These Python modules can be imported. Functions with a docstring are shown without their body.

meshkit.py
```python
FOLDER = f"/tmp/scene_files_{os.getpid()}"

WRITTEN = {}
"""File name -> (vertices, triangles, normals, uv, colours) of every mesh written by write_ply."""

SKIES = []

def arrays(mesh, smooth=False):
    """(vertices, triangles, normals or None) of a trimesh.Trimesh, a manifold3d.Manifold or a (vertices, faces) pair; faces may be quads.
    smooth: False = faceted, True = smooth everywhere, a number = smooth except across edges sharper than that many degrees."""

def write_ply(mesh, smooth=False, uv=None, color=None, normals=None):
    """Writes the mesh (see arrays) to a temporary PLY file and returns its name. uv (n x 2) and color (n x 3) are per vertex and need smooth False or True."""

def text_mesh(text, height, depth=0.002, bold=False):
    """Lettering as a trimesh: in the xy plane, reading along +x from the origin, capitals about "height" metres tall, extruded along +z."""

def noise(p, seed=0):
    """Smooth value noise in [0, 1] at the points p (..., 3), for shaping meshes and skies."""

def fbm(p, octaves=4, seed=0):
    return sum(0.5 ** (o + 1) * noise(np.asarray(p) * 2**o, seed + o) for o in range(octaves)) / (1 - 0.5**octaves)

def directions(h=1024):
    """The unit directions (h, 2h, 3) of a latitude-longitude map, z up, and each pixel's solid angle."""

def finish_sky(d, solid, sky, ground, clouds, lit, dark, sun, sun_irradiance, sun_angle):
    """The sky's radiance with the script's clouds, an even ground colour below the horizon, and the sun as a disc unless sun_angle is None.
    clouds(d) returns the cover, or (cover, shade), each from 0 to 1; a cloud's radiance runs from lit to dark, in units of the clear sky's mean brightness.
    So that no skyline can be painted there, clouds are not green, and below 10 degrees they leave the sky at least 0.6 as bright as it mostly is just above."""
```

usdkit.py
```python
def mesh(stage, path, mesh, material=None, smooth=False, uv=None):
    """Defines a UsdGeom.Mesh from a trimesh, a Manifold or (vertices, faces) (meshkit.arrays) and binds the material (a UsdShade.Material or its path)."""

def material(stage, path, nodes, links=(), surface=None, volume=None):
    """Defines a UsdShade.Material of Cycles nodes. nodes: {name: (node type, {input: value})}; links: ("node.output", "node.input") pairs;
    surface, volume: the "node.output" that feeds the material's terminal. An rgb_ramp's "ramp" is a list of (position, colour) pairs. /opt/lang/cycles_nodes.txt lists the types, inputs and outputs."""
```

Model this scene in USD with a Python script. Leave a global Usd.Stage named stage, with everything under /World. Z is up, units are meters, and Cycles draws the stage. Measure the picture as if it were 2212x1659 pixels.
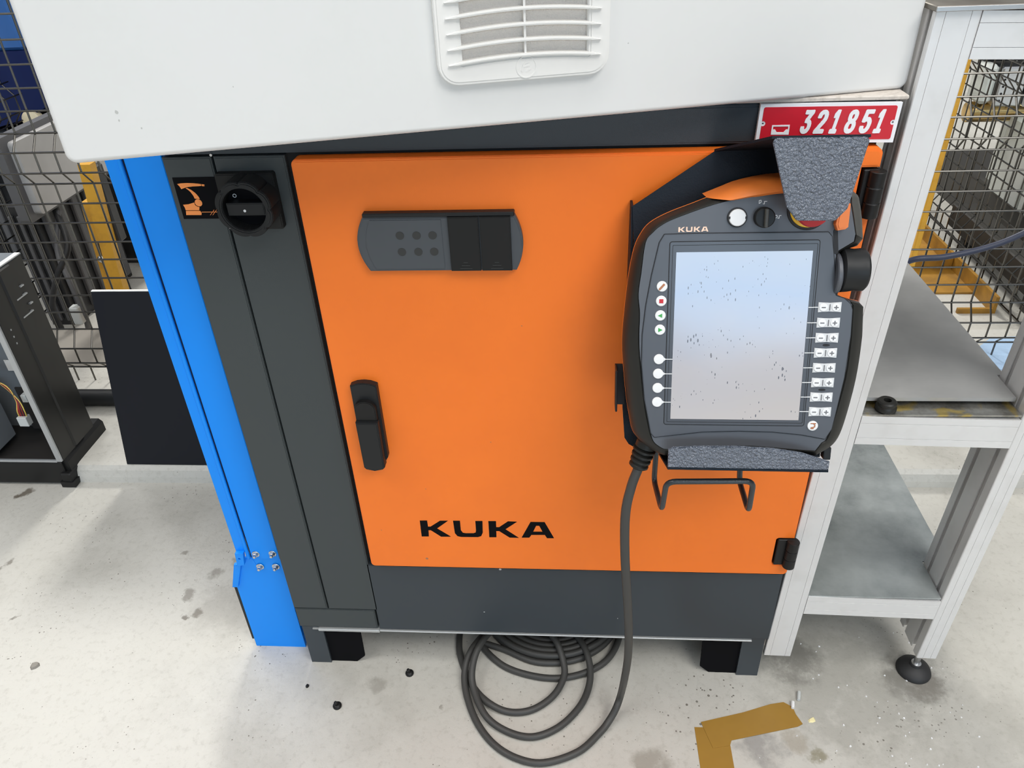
import math, random
import numpy as np
import trimesh
from shapely.geometry import Polygon, Point, box as sbox, LineString
from shapely import affinity
from pxr import Usd, UsdGeom, UsdLux, UsdShade, Gf, Sdf
import usdkit, meshkit

random.seed(7)
rng = np.random.default_rng(7)
stage = Usd.Stage.CreateInMemory()
UsdGeom.SetStageUpAxis(stage, UsdGeom.Tokens.z)
UsdGeom.SetStageMetersPerUnit(stage, 1.0)
UsdGeom.Xform.Define(stage, '/World')
UsdGeom.Scope.Define(stage, '/World/Looks')

# ------------------------------------------------------------------ camera, light, exposure
W_, H_ = 2212, 1659
F_PX = 1650.9
PITCH, YAW, ROLL = 0.5869, 0.0906, -0.0474
CAM = np.array([0.068, -0.8403, 1.1666])
EXPOSURE = 0.18


def rotz(a):
    c, s = math.cos(a), math.sin(a)
    return np.array([[c, -s, 0], [s, c, 0], [0, 0, 1.0]])


cp, sp = math.cos(PITCH), math.sin(PITCH)
CAM_R = rotz(YAW) @ np.stack([[1, 0, 0], [0, sp, cp], [0, -cp, sp]], 1) @ rotz(ROLL)
camera = UsdGeom.Camera.Define(stage, '/World/camera')
cm = np.eye(4)
cm[:3, :3] = CAM_R
cm[:3, 3] = CAM
camera.AddTransformOp().Set(Gf.Matrix4d(*cm.T.ravel().tolist()))
camera.CreateHorizontalApertureAttr(36.0)
camera.CreateVerticalApertureAttr(36.0 * H_ / W_)
camera.CreateFocalLengthAttr(36.0 * F_PX / W_)
camera.CreateClippingRangeAttr(Gf.Vec2f(0.02, 200.0))
camera.CreateExposureAttr(EXPOSURE)


def rect_light(name, pos, target, w, h, power, color):
    """An area light that stands at pos and shines towards target."""
    L = UsdLux.RectLight.Define(stage, '/World/' + name)
    L.CreateWidthAttr(w)
    L.CreateHeightAttr(h)
    L.CreateIntensityAttr(power)
    L.CreateColorAttr(Gf.Vec3f(*color))
    z = np.array(pos, float) - np.array(target, float)
    z /= np.linalg.norm(z)
    up = np.array([0, 0, 1.0]) if abs(z[2]) < 0.99 else np.array([0, 1.0, 0])
    x = np.cross(up, z)
    x /= np.linalg.norm(x)
    m = np.eye(4)
    m[:3, 0], m[:3, 1], m[:3, 2], m[:3, 3] = x, np.cross(z, x), z, pos
    L.AddTransformOp().Set(Gf.Matrix4d(*m.T.ravel().tolist()))
    return L


dome = UsdLux.DomeLight.Define(stage, '/World/ambient_fill')  # even ambient fill added in place of the hall's diffuse light
dome.CreateIntensityAttr(0.13)
dome.CreateColorAttr(Gf.Vec3f(0.95, 0.97, 1.0))
# the hall's daylight: roof lights above the aisle, the far window wall behind the camera, a high window beyond the cell
rect_light('roof_light_aisle', (2.6, -3.2, 5.2), (0.3, 0.0, 0.8), 3.2, 2.2, 7.6, (1.0, 0.985, 0.955))
rect_light('roof_light_left', (-3.0, -2.2, 6.0), (-0.5, 0.0, 0.8), 3.0, 2.0, 5.0, (1.0, 0.99, 0.97))
rect_light('roof_light_over', (0.6, -1.25, 6.4), (0.6, -1.25, 0.0), 3.4, 1.0, 7.5, (1.0, 0.985, 0.955))
rect_light('roof_light_cell', (-5.2, 3.6, 6.2), (-1.0, 0.8, 0.5), 4.5, 1.6, 8.5, (1.0, 0.99, 0.97))
rect_light('window_wall_aisle', (6.0, -36.0, 7.4), (2.0, 0, 1.0), 34.0, 8.4, 5.4, (0.60, 0.80, 1.0))
rect_light('high_window_cell', (-0.62, 6.6, 6.0), (-0.6, 0.0, 0.0), 1.2, 1.2, 88.0, (1.0, 0.98, 0.93))
for k in range(5):
    rect_light('lamp_row_%03d' % (k + 1), (4.6 + 1.6 * k, -35.0, 2.4 + 0.52 * k), (4.6 + 1.6 * k, 0, 1.5), 0.85, 0.22, 16.0, (1.0, 0.86, 0.62))

# ------------------------------------------------------------------ helpers
USED = {}


def numbered(parent, name):
    k = (parent, name)
    n = USED.get(k, 0)
    USED[k] = n + 1
    return parent + '/' + (name if n == 0 else '%s_%03d' % (name, n))


ORIGIN = {}


def thing(name, label, cat, origin=(0, 0, 0), matrix=None, group=None, kind=None):
    """An Xform at the thing's base. Without a matrix its parts are given in world coordinates; with one, in the thing's own."""
    path = numbered('/World', name)
    x = UsdGeom.Xform.Define(stage, path)
    if matrix is None:
        x.AddTranslateOp().Set(Gf.Vec3d(*map(float, origin)))
        ORIGIN[path] = np.array(origin, float)
    else:
        x.AddTransformOp().Set(Gf.Matrix4d(*np.asarray(matrix).T.ravel().tolist()))
        ORIGIN[path] = np.zeros(3)
    tag(x.GetPrim(), label, cat, group, kind)
    return path


def tag(p, label=None, cat=None, group=None, kind=None):
    if isinstance(p, str):
        p = stage.GetPrimAtPath(p)
    for k, v in (('label', label), ('category', cat), ('group', group), ('kind', kind)):
        if v:
            p.SetCustomDataByKey(k, v)
    return p


def part(parent, name, mesh, mat, smooth=False, label=None, kind=None):
    path = numbered(parent, name)
    root = '/'.join(parent.split('/')[:3])
    o = ORIGIN[root]
    if isinstance(mesh, (list, tuple)) and len(mesh) and isinstance(mesh[0], trimesh.Trimesh):
        mesh = trimesh.util.concatenate(list(mesh))
    m = mesh.copy()
    m.apply_translation(-o)
    usdkit.mesh(stage, path, m, MAT[mat], smooth=smooth)
    if label or kind:
        tag(path, label, None, None, kind)
    return path


def single(name, mesh, mat, label, cat, smooth=False, group=None, kind=None):
    """A thing that is one mesh, standing at its base."""
    if isinstance(mesh, (list, tuple)):
        mesh = trimesh.util.concatenate(list(mesh))
    path = numbered('/World', name)
    b = mesh.bounds
    o = np.array([(b[0][0] + b[1][0]) / 2, (b[0][1] + b[1][1]) / 2, b[0][2]])
    m = mesh.copy()
    m.apply_translation(-o)
    g = usdkit.mesh(stage, path, m, MAT[mat], smooth=smooth)
    g.AddTranslateOp().Set(Gf.Vec3d(*map(float, o)))
    ORIGIN[path] = o
    tag(path, label, cat, group, kind)
    return path


def struct(name, mesh, mat, smooth=False):
    path = numbered('/World', name)
    usdkit.mesh(stage, path, mesh, MAT[mat], smooth=smooth)
    ORIGIN[path] = np.zeros(3)
    tag(path, kind='structure')
    return path


def bx(x0, x1, y0, y1, z0, z1, b=0.0):
    """A box with chamfered edges."""
    if b <= 0:
        m = trimesh.creation.box([x1 - x0, y1 - y0, z1 - z0])
        m.apply_translation([(x0 + x1) / 2, (y0 + y1) / 2, (z0 + z1) / 2])
        return m
    p = []
    for x, sx in ((x0, 1), (x1, -1)):
        for y, sy in ((y0, 1), (y1, -1)):
            for z, sz in ((z0, 1), (z1, -1)):
                p += [(x + sx * b, y + sy * b, z), (x + sx * b, y, z + sz * b), (x, y + sy * b, z + sz * b)]
    return trimesh.convex.convex_hull(np.array(p))


def extr(poly, y0, y1):
    """A shape drawn in x,z and extruded along y from y0 to y1."""
    out = []
    for g in getattr(poly, 'geoms', [poly]):
        if g.is_empty or g.area < 1e-10:
            continue
        m = trimesh.creation.extrude_polygon(g, y1 - y0, engine='earcut')
        v = m.vertices
        m = trimesh.Trimesh(np.stack([v[:, 0], y0 + v[:, 2], v[:, 1]], 1), m.faces[:, ::-1], process=False)
        out.append(m)
    return trimesh.util.concatenate(out)


def slab(poly, y0, y1, b=0.0015, steps=3):
    """extr() with a rounded front edge (front is y0, the smaller y)."""
    parts = [extr(poly, y0 + b, y1)]
    for k in range(steps):
        a0 = k / steps
        a1 = (k + 1) / steps
        off = b * (1 - math.sqrt(max(0, 1 - a1 ** 2)))
        q = poly.buffer(-off, join_style=1)
        if not q.is_empty:
            parts.append(extr(q, y0 + b - a1 * b, y0 + b - a0 * b + 1e-5))
    return trimesh.util.concatenate(parts)


def flat(poly, z0, z1):
    """A shape drawn in x,y and extruded upwards."""
    out = []
    for g in getattr(poly, 'geoms', [poly]):
        m = trimesh.creation.extrude_polygon(g, z1 - z0, engine='earcut')
        m.apply_translation([0, 0, z0])
        out.append(m)
    return trimesh.util.concatenate(out)


def rrect(x0, x1, z0, z1, r):
    return sbox(x0 + r, z0 + r, x1 - r, z1 - r).buffer(r, quad_segs=6)


def tube(pts, r, sides=10, closed=False):
    p = np.asarray(pts, float)
    t = np.gradient(p, axis=0)
    if closed:
        t = np.roll(p, -1, 0) - np.roll(p, 1, 0)
    t /= np.linalg.norm(t, axis=1, keepdims=True) + 1e-12
    ref = np.array([0, 0, 1.0]) if abs(t[0][2]) < 0.9 else np.array([1.0, 0, 0])
    n = np.cross(t[0], ref)
    n /= np.linalg.norm(n)
    N = []
    for k in range(len(p)):
        n = n - t[k] * np.dot(n, t[k])
        n /= np.linalg.norm(n) + 1e-12
        N.append(n.copy())
    N = np.array(N)
    B = np.cross(t, N)
    a = np.arange(sides) * 2 * np.pi / sides
    rr = np.broadcast_to(r, (len(p),))[:, None, None]
    v = p[:, None] + rr * (np.cos(a)[None, :, None] * N[:, None] + np.sin(a)[None, :, None] * B[:, None])
    v = v.reshape(-1, 3)
    f = []
    m = len(p)
    for i in range(m if closed else m - 1):
        j2 = (i + 1) % m
        for j in range(sides):
            k = (j + 1) % sides
            f += [[i * sides + j, i * sides + k, j2 * sides + k], [i * sides + j, j2 * sides + k, j2 * sides + j]]
    if not closed:
        v = np.vstack([v, p[0], p[-1]])
        for j in range(sides):
            k = (j + 1) % sides
            f += [[len(v) - 2, k, j], [len(v) - 1, (m - 1) * sides + j, (m - 1) * sides + k]]
    out = trimesh.Trimesh(v, f, process=False)
    out.fix_normals() if False else None
    return out


def spline(pts, per=8):
    p = np.asarray(pts, float)
    q = np.vstack([2 * p[0] - p[1], p, 2 * p[-1] - p[-2]])
    out = []
    for i in range(1, len(q) - 2):
        p0, p1, p2, p3 = q[i - 1:i + 3]
        for s in np.linspace(0, 1, per, endpoint=False):
            out.append(0.5 * (2 * p1 + (p2 - p0) * s + (2 * p0 - 5 * p1 + 4 * p2 - p3) * s ** 2 + (3 * p1 - p0 - 3 * p2 + p3) * s ** 3))
    out.append(p[-1])
    return np.array(out)


def fillet(pts, r, n=6):
    """A polyline with rounded corners."""
    p = [np.array(q, float) for q in pts]
    out = [p[0]]
    for a, b, c in zip(p[:-2], p[1:-1], p[2:]):
        d0, d1 = a - b, c - b
        k = min(r, 0.45 * np.linalg.norm(d0), 0.45 * np.linalg.norm(d1))
        s, e = b + d0 / np.linalg.norm(d0) * k, b + d1 / np.linalg.norm(d1) * k
        for u in np.linspace(0, 1, n):
            out.append((1 - u) ** 2 * s + 2 * u * (1 - u) * b + u ** 2 * e)
    out.append(p[-1])
    return np.array(out)


def lathe(profile, axis_from, axis_to, n=32):
    """profile: (radius, distance along the axis) pairs."""
    a, b = np.array(axis_from, float), np.array(axis_to, float)
    z = (b - a) / np.linalg.norm(b - a)
    x = np.cross(z, [0, 0, 1.0] if abs(z[2]) < 0.9 else [1.0, 0, 0])
    x /= np.linalg.norm(x)
    y = np.cross(z, x)
    pr = np.array(profile, float)
    ang = np.arange(n) * 2 * np.pi / n
    v = (a + pr[:, 1, None, None] * z + pr[:, 0, None, None] * (np.cos(ang)[None, :, None] * x + np.sin(ang)[None, :, None] * y)).reshape(-1, 3)
    f = []
    for i in range(len(pr) - 1):
        for j in range(n):
            k = (j + 1) % n
            f += [[i * n + j, i * n + k, (i + 1) * n + k], [i * n + j, (i + 1) * n + k, (i + 1) * n + j]]
    v = np.vstack([v, a + pr[0, 1] * z, a + pr[-1, 1] * z])
    for j in range(n):
        k = (j + 1) % n
        f += [[len(v) - 2, k, j], [len(v) - 1, (len(pr) - 1) * n + j, (len(pr) - 1) * n + k]]
    return trimesh.Trimesh(v, f, process=False)


def disc(cx, cz, r, y0, y1, n=28, bev=0.0):
    """A round button: axis along y, front at y0."""
    pr = [(r, y1 - y0)]
    if bev:
        pr += [(r, bev), (r - 0.4 * bev, 0.3 * bev), (r - bev, 0)]
    else:
        pr += [(r, 0)]
    pr = [(q, (y1 - y0) - d) for q, d in pr]
    return lathe(pr, (cx, y1, cz), (cx, y0, cz), n)


def prism(pts_a, pts_b):
    """Joins two polygons of equal count (3-D points) into a solid, convex faces assumed."""
    a, b = np.array(pts_a, float), np.array(pts_b, float)
    n = len(a)
    v = np.vstack([a, b])
    f = []
    for i in range(1, n - 1):
        f += [[0, i + 1, i], [n, n + i, n + i + 1]]
    for i in range(n):
        j = (i + 1) % n
        f += [[i, j, n + j], [i, n + j, n + i]]
    m = trimesh.Trimesh(v, f, process=False)
    if m.volume < 0:
        m.invert()
    return m


def sheet3(pts, t):
    """A thin flat plate through the given 3-D points, thickness t along the plane's normal."""
    p = np.array(pts, float)
    n = np.cross(p[1] - p[0], p[2] - p[0])
    n /= np.linalg.norm(n)
    return prism(p - n * t / 2, p + n * t / 2)


def mm(l):
    return np.array(l, float) / 1000.0


# ------------------------------------------------------------------ materials
MAT = {}


def srgb(r, g, b):
    c = np.array([r, g, b]) / 255.0
    return tuple(np.where(c <= 0.04045, c / 12.92, ((c + 0.055) / 1.055) ** 2.4))


def pm(name, color, rough=0.5, metal=0.0, bump=None, spec=0.5, vary=None, coat=0.0, extra=None):
    """bump: (scale, strength, distance); vary: (scale, other colour, low, high) mixes in a second tone by noise."""
    nodes = {'p': ('principled_bsdf', dict(base_color=color, roughness=rough, metallic=metal, specular_ior_level=spec, coat_weight=coat, **(extra or {})))}
    links = []
    if bump or vary:
        nodes['g'] = ('geometry', {})
    if bump:
        nodes['bn'] = ('noise_texture', dict(scale=bump[0], detail=2.0, roughness=0.5))
        nodes['bu'] = ('bump', dict(strength=bump[1], distance=bump[2]))
        links += [('g.position', 'bn.vector'), ('bn.fac', 'bu.height'), ('bu.normal', 'p.normal')]
    if vary:
        nodes['vn'] = ('noise_texture', dict(scale=vary[0], detail=5.0, roughness=0.6))
        nodes['vr'] = ('rgb_ramp', dict(ramp=[(vary[2], color), (vary[3], vary[1])]))
        links += [('g.position', 'vn.vector'), ('vn.fac', 'vr.fac'), ('vr.color', 'p.base_color')]
    MAT[name] = usdkit.material(stage, '/World/Looks/' + name, nodes, links, surface='p.BSDF')
    return MAT[name]


pm('orange_paint', (0.95, 0.205, 0.022), 0.45, spec=0.35, bump=(900, 0.12, 0.0006), vary=(9, (0.90, 0.190, 0.022), 0.42, 0.75))
pm('orange_plastic', (0.82, 0.21, 0.035), 0.45)
pm('orange_print', (0.95, 0.30, 0.07), 0.5)
pm('charcoal_paint', (0.052, 0.061, 0.063), 0.42, spec=0.3, bump=(1100, 0.15, 0.0005))
pm('slate_paint', (0.040, 0.050, 0.059), 0.34, spec=0.35, bump=(1100, 0.14, 0.0005))
pm('black_gap', (0.006, 0.006, 0.006), 0.8)
pm('black_plastic', (0.011, 0.011, 0.011), 0.42, spec=0.28, bump=(1500, 0.05, 0.0003))
pm('black_satin', (0.014, 0.015, 0.016), 0.48, spec=0.3)
pm('black_print', (0.005, 0.005, 0.006), 0.8, spec=0.08)
pm('panel_grey', (0.062, 0.070, 0.080), 0.42)
pm('led_dark', (0.042, 0.043, 0.042), 0.5, spec=0.3)
pm('rubber', (0.016, 0.016, 0.014), 0.46, spec=0.4)
pm('rubber_grey', (0.075, 0.073, 0.066), 0.55)
pm('pad_grey', (0.090, 0.096, 0.110), 0.42, bump=(1400, 0.05, 0.0003))
pm('pad_face', (0.074, 0.079, 0.092), 0.36)
pm('pad_bezel', (0.058, 0.062, 0.073), 0.30)
pm('seam', (0.012, 0.012, 0.014), 0.6)
pm('white_key', (0.80, 0.80, 0.80), 0.4)
pm('white_block', (0.66, 0.665, 0.67), 0.45)
pm('print_grey', (0.16, 0.16, 0.17), 0.6)
pm('print_white', (0.78, 0.78, 0.78), 0.5)
pm('print_red', (0.55, 0.02, 0.03), 0.5)
pm('print_green', (0.06, 0.36, 0.08), 0.5)
pm('print_brown', (0.42, 0.17, 0.08), 0.5)
pm('logo_cream', (0.86, 0.60, 0.46), 0.45)
pm('estop_red', (0.55, 0.02, 0.03), 0.35)
pm('estop_yellow', (0.82, 0.50, 0.03), 0.4)
pm('sign_red', (0.60, 0.012, 0.028), 0.32, vary=(60, (0.54, 0.014, 0.028), 0.5, 0.7))
pm('sign_white', (0.86, 0.87, 0.90), 0.35)
pm('hammered', (0.115, 0.135, 0.175), 0.15, bump=(370, 1.0, 0.0050), spec=1.0)
pm('shaded_navy_steel', (0.007, 0.012, 0.019), 0.55, bump=(500, 0.3, 0.001), spec=0.2)  # holder steel with the shade behind the pendant put into its colour
pm('rod_steel', (0.030, 0.036, 0.042), 0.28, bump=(700, 0.25, 0.0008))
pm('blue_paint', (0.006, 0.27, 0.92), 0.45, spec=0.25, bump=(900, 0.06, 0.0004))
pm('zinc', (0.62, 0.63, 0.64), 0.3, metal=1.0, bump=(120, 0.1, 0.001))
pm('galv_edge', (0.55, 0.57, 0.57), 0.4, metal=0.6)
pm('beige_board', (0.62, 0.56, 0.50), 0.55, vary=(120, (0.40, 0.35, 0.30), 0.5, 0.75))
pm('enclosure_white', (0.745, 0.740, 0.725), 0.5, bump=(700, 0.05, 0.0004), vary=(5, (0.725, 0.722, 0.704), 0.4, 0.7))
pm('scuff_grey', (0.50, 0.50, 0.48), 0.6)
pm('grille_white', (0.80, 0.785, 0.755), 0.42)
pm('filter_mat', (0.82, 0.76, 0.70), 0.9, bump=(500, 0.6, 0.002))
pm('aluminium', (0.78, 0.775, 0.77), 0.42, metal=0.35, bump=(60, 0.04, 0.0006), vary=(14, (0.70, 0.69, 0.675), 0.5, 0.8))
pm('alu_groove', (0.34, 0.34, 0.33), 0.5, metal=0.2)
pm('alu_slot', (0.11, 0.11, 0.10), 0.5, metal=0.3)
pm('cable_grey', (0.055, 0.054, 0.051), 0.5, spec=0.4)
pm('cable_blue', (0.020, 0.026, 0.055), 0.45)
pm('black_board', (0.008, 0.009, 0.013), 0.6, spec=0.25)
pm('board_edge', (0.75, 0.75, 0.72), 0.6)
pm('case_black', (0.012, 0.012, 0.011), 0.33, bump=(14, 0.06, 0.01))
pm('case_steel', (0.50, 0.52, 0.54), 0.35, metal=0.7)
pm('case_inside', (0.20, 0.22, 0.24), 0.45, metal=0.3)
pm('case_dark', (0.012, 0.010, 0.009), 0.7)
pm('wire_red', (0.30, 0.02, 0.02), 0.5)
pm('wire_yellow', (0.75, 0.55, 0.12), 0.5)
pm('wire_black', (0.02, 0.015, 0.015), 0.5)
pm('connector', (0.55, 0.57, 0.56), 0.5)
pm('sticker', (0.72, 0.70, 0.67), 0.6, vary=(160, (0.10, 0.10, 0.10), 0.62, 0.66))
pm('fence_wire', (0.13, 0.125, 0.115), 0.28, metal=1.0)
pm('shaded_yellow', (0.36, 0.18, 0.018), 0.6, vary=(14, (0.22, 0.11, 0.014), 0.40, 0.70))  # the yellow paint again, darkened to carry the shade on the tray
pm('yellow_paint', (0.70, 0.36, 0.03), 0.5, vary=(18, (0.50, 0.25, 0.025), 0.45, 0.75))
pm('machine_grey', (0.42, 0.41, 0.40), 0.5, vary=(6, (0.36, 0.35, 0.34), 0.4, 0.7))
pm('machine_dark', (0.030, 0.030, 0.032), 0.5, vary=(10, (0.015, 0.015, 0.016), 0.4, 0.6))
pm('machine_rib', (0.10, 0.10, 0.105), 0.5)
pm('machine_blue', (0.007, 0.016, 0.080), 0.55, spec=0.2)
pm('machine_blue_light', (0.03, 0.12, 0.36), 0.45)
pm('machine_white', (0.66, 0.68, 0.64), 0.5, vary=(4, (0.55, 0.58, 0.52), 0.4, 0.7))
pm('brass', (0.75, 0.52, 0.22), 0.22, metal=1.0)
pm('chrome', (0.70, 0.72, 0.74), 0.25, metal=1.0)
pm('cream', (0.68, 0.60, 0.42), 0.6)
pm('duct_dark', (0.035, 0.032, 0.028), 0.5)
pm('tarp_blue', (0.36, 0.50, 0.68), 0.45, bump=(30, 0.4, 0.01))
pm('tape_amber', (0.32, 0.178, 0.032), 0.42, spec=0.35, bump=(26, 0.22, 0.006), vary=(22, (0.34, 0.19, 0.032), 0.42, 0.72))
pm('scrap_grey', (0.26, 0.24, 0.21), 0.8)
pm('scrap_white', (0.80, 0.80, 0.80), 0.5)
pm('scrap_yellow', (0.85, 0.76, 0.42), 0.6)
pm('green_plastic', (0.04, 0.22, 0.06), 0.4)
pm('wall_paint', (0.30, 0.30, 0.30), 0.8)
pm('rubber_foot', (0.020, 0.020, 0.021), 0.6)


def steel_sheet_material(name, c0, c1, rough0, rough1, scale, tint=None, metal=0.82):
    nodes = {'g': ('geometry', {}), 'n': ('noise_texture', dict(scale=scale, detail=6.0, roughness=0.62)),
             'c': ('rgb_ramp', dict(ramp=[(0.35, c0), (0.65, c1)])),
             'r': ('map_range', dict(from_min=0.3, from_max=0.7, to_min=rough0, to_max=rough1)),
             'mp': ('mapping', dict(scale=(1.0, 14.0, 1.0))), 'n2': ('noise_texture', dict(scale=9.0, detail=4.0)),
             'bu': ('bump', dict(strength=0.12, distance=0.001)),
             'p': ('principled_bsdf', dict(metallic=metal))}
    links = [('g.position', 'n.vector'), ('n.fac', 'c.fac'), ('n.fac', 'r.value'), ('c.color', 'p.base_color'), ('r.result', 'p.roughness'),
             ('g.position', 'mp.vector'), ('mp.vector', 'n2.vector'), ('n2.fac', 'bu.height'), ('bu.normal', 'p.normal')]
    if tint:
        nodes['tn'] = ('noise_texture', dict(scale=tint[1], detail=5.0, distortion=0.6))
        nodes['tr'] = ('rgb_ramp', dict(ramp=[(tint[2], (0, 0, 0)), (tint[3], (1, 1, 1))]))
        nodes['tm'] = ('mix_color', dict(b=tint[0]))
        links = [l for l in links if l[0] != 'c.color'] + [('g.position', 'tn.vector'), ('tn.fac', 'tr.fac'), ('tr.color', 'tm.fac'), ('c.color', 'tm.a'), ('tm.result', 'p.base_color')]
    MAT[name] = usdkit.material(stage, '/World/Looks/' + name, nodes, links, surface='p.BSDF')


steel_sheet_material('steel_shelf', (0.33, 0.365, 0.37), (0.52, 0.56, 0.56), 0.30, 0.46, 9.0, metal=0.55)
steel_sheet_material('steel_loose', (0.36, 0.36, 0.355), (0.43, 0.43, 0.42), 0.42, 0.52, 12.0, metal=0.25)
steel_sheet_material('steel_strip', (0.22, 0.21, 0.18), (0.48, 0.48, 0.46), 0.22, 0.45, 16.0, tint=((0.52, 0.40, 0.14), 22.0, 0.55, 0.62))
steel_sheet_material('steel_top', (0.16, 0.14, 0.12), (0.26, 0.24, 0.21), 0.35, 0.55, 10.0)


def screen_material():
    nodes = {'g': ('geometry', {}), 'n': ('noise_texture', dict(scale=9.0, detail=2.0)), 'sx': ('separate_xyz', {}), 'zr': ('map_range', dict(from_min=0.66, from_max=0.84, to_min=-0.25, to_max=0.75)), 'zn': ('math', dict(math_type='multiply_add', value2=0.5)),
             'c': ('rgb_ramp', dict(ramp=[(0.05, (0.66, 0.63, 0.615)), (0.40, (0.62, 0.62, 0.66)), (0.75, (0.46, 0.565, 0.75)), (1.0, (0.52, 0.60, 0.72))])),  # ramp by height paints the blue window reflection into the emission
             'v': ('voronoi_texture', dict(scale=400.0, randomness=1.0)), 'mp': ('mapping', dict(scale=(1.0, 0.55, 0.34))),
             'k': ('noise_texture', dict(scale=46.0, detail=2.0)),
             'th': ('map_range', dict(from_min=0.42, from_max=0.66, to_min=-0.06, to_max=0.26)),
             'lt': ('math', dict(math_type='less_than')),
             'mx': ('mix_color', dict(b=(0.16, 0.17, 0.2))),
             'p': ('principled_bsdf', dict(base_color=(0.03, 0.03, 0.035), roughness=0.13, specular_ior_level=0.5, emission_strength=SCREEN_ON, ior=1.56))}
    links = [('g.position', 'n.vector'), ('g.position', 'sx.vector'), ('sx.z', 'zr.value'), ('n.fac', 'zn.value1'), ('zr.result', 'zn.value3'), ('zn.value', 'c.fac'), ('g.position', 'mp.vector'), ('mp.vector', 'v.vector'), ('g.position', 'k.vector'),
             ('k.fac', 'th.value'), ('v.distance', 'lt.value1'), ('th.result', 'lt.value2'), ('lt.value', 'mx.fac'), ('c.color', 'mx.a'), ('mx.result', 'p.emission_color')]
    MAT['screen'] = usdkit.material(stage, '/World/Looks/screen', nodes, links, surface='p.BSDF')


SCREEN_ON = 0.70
screen_material()


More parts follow.
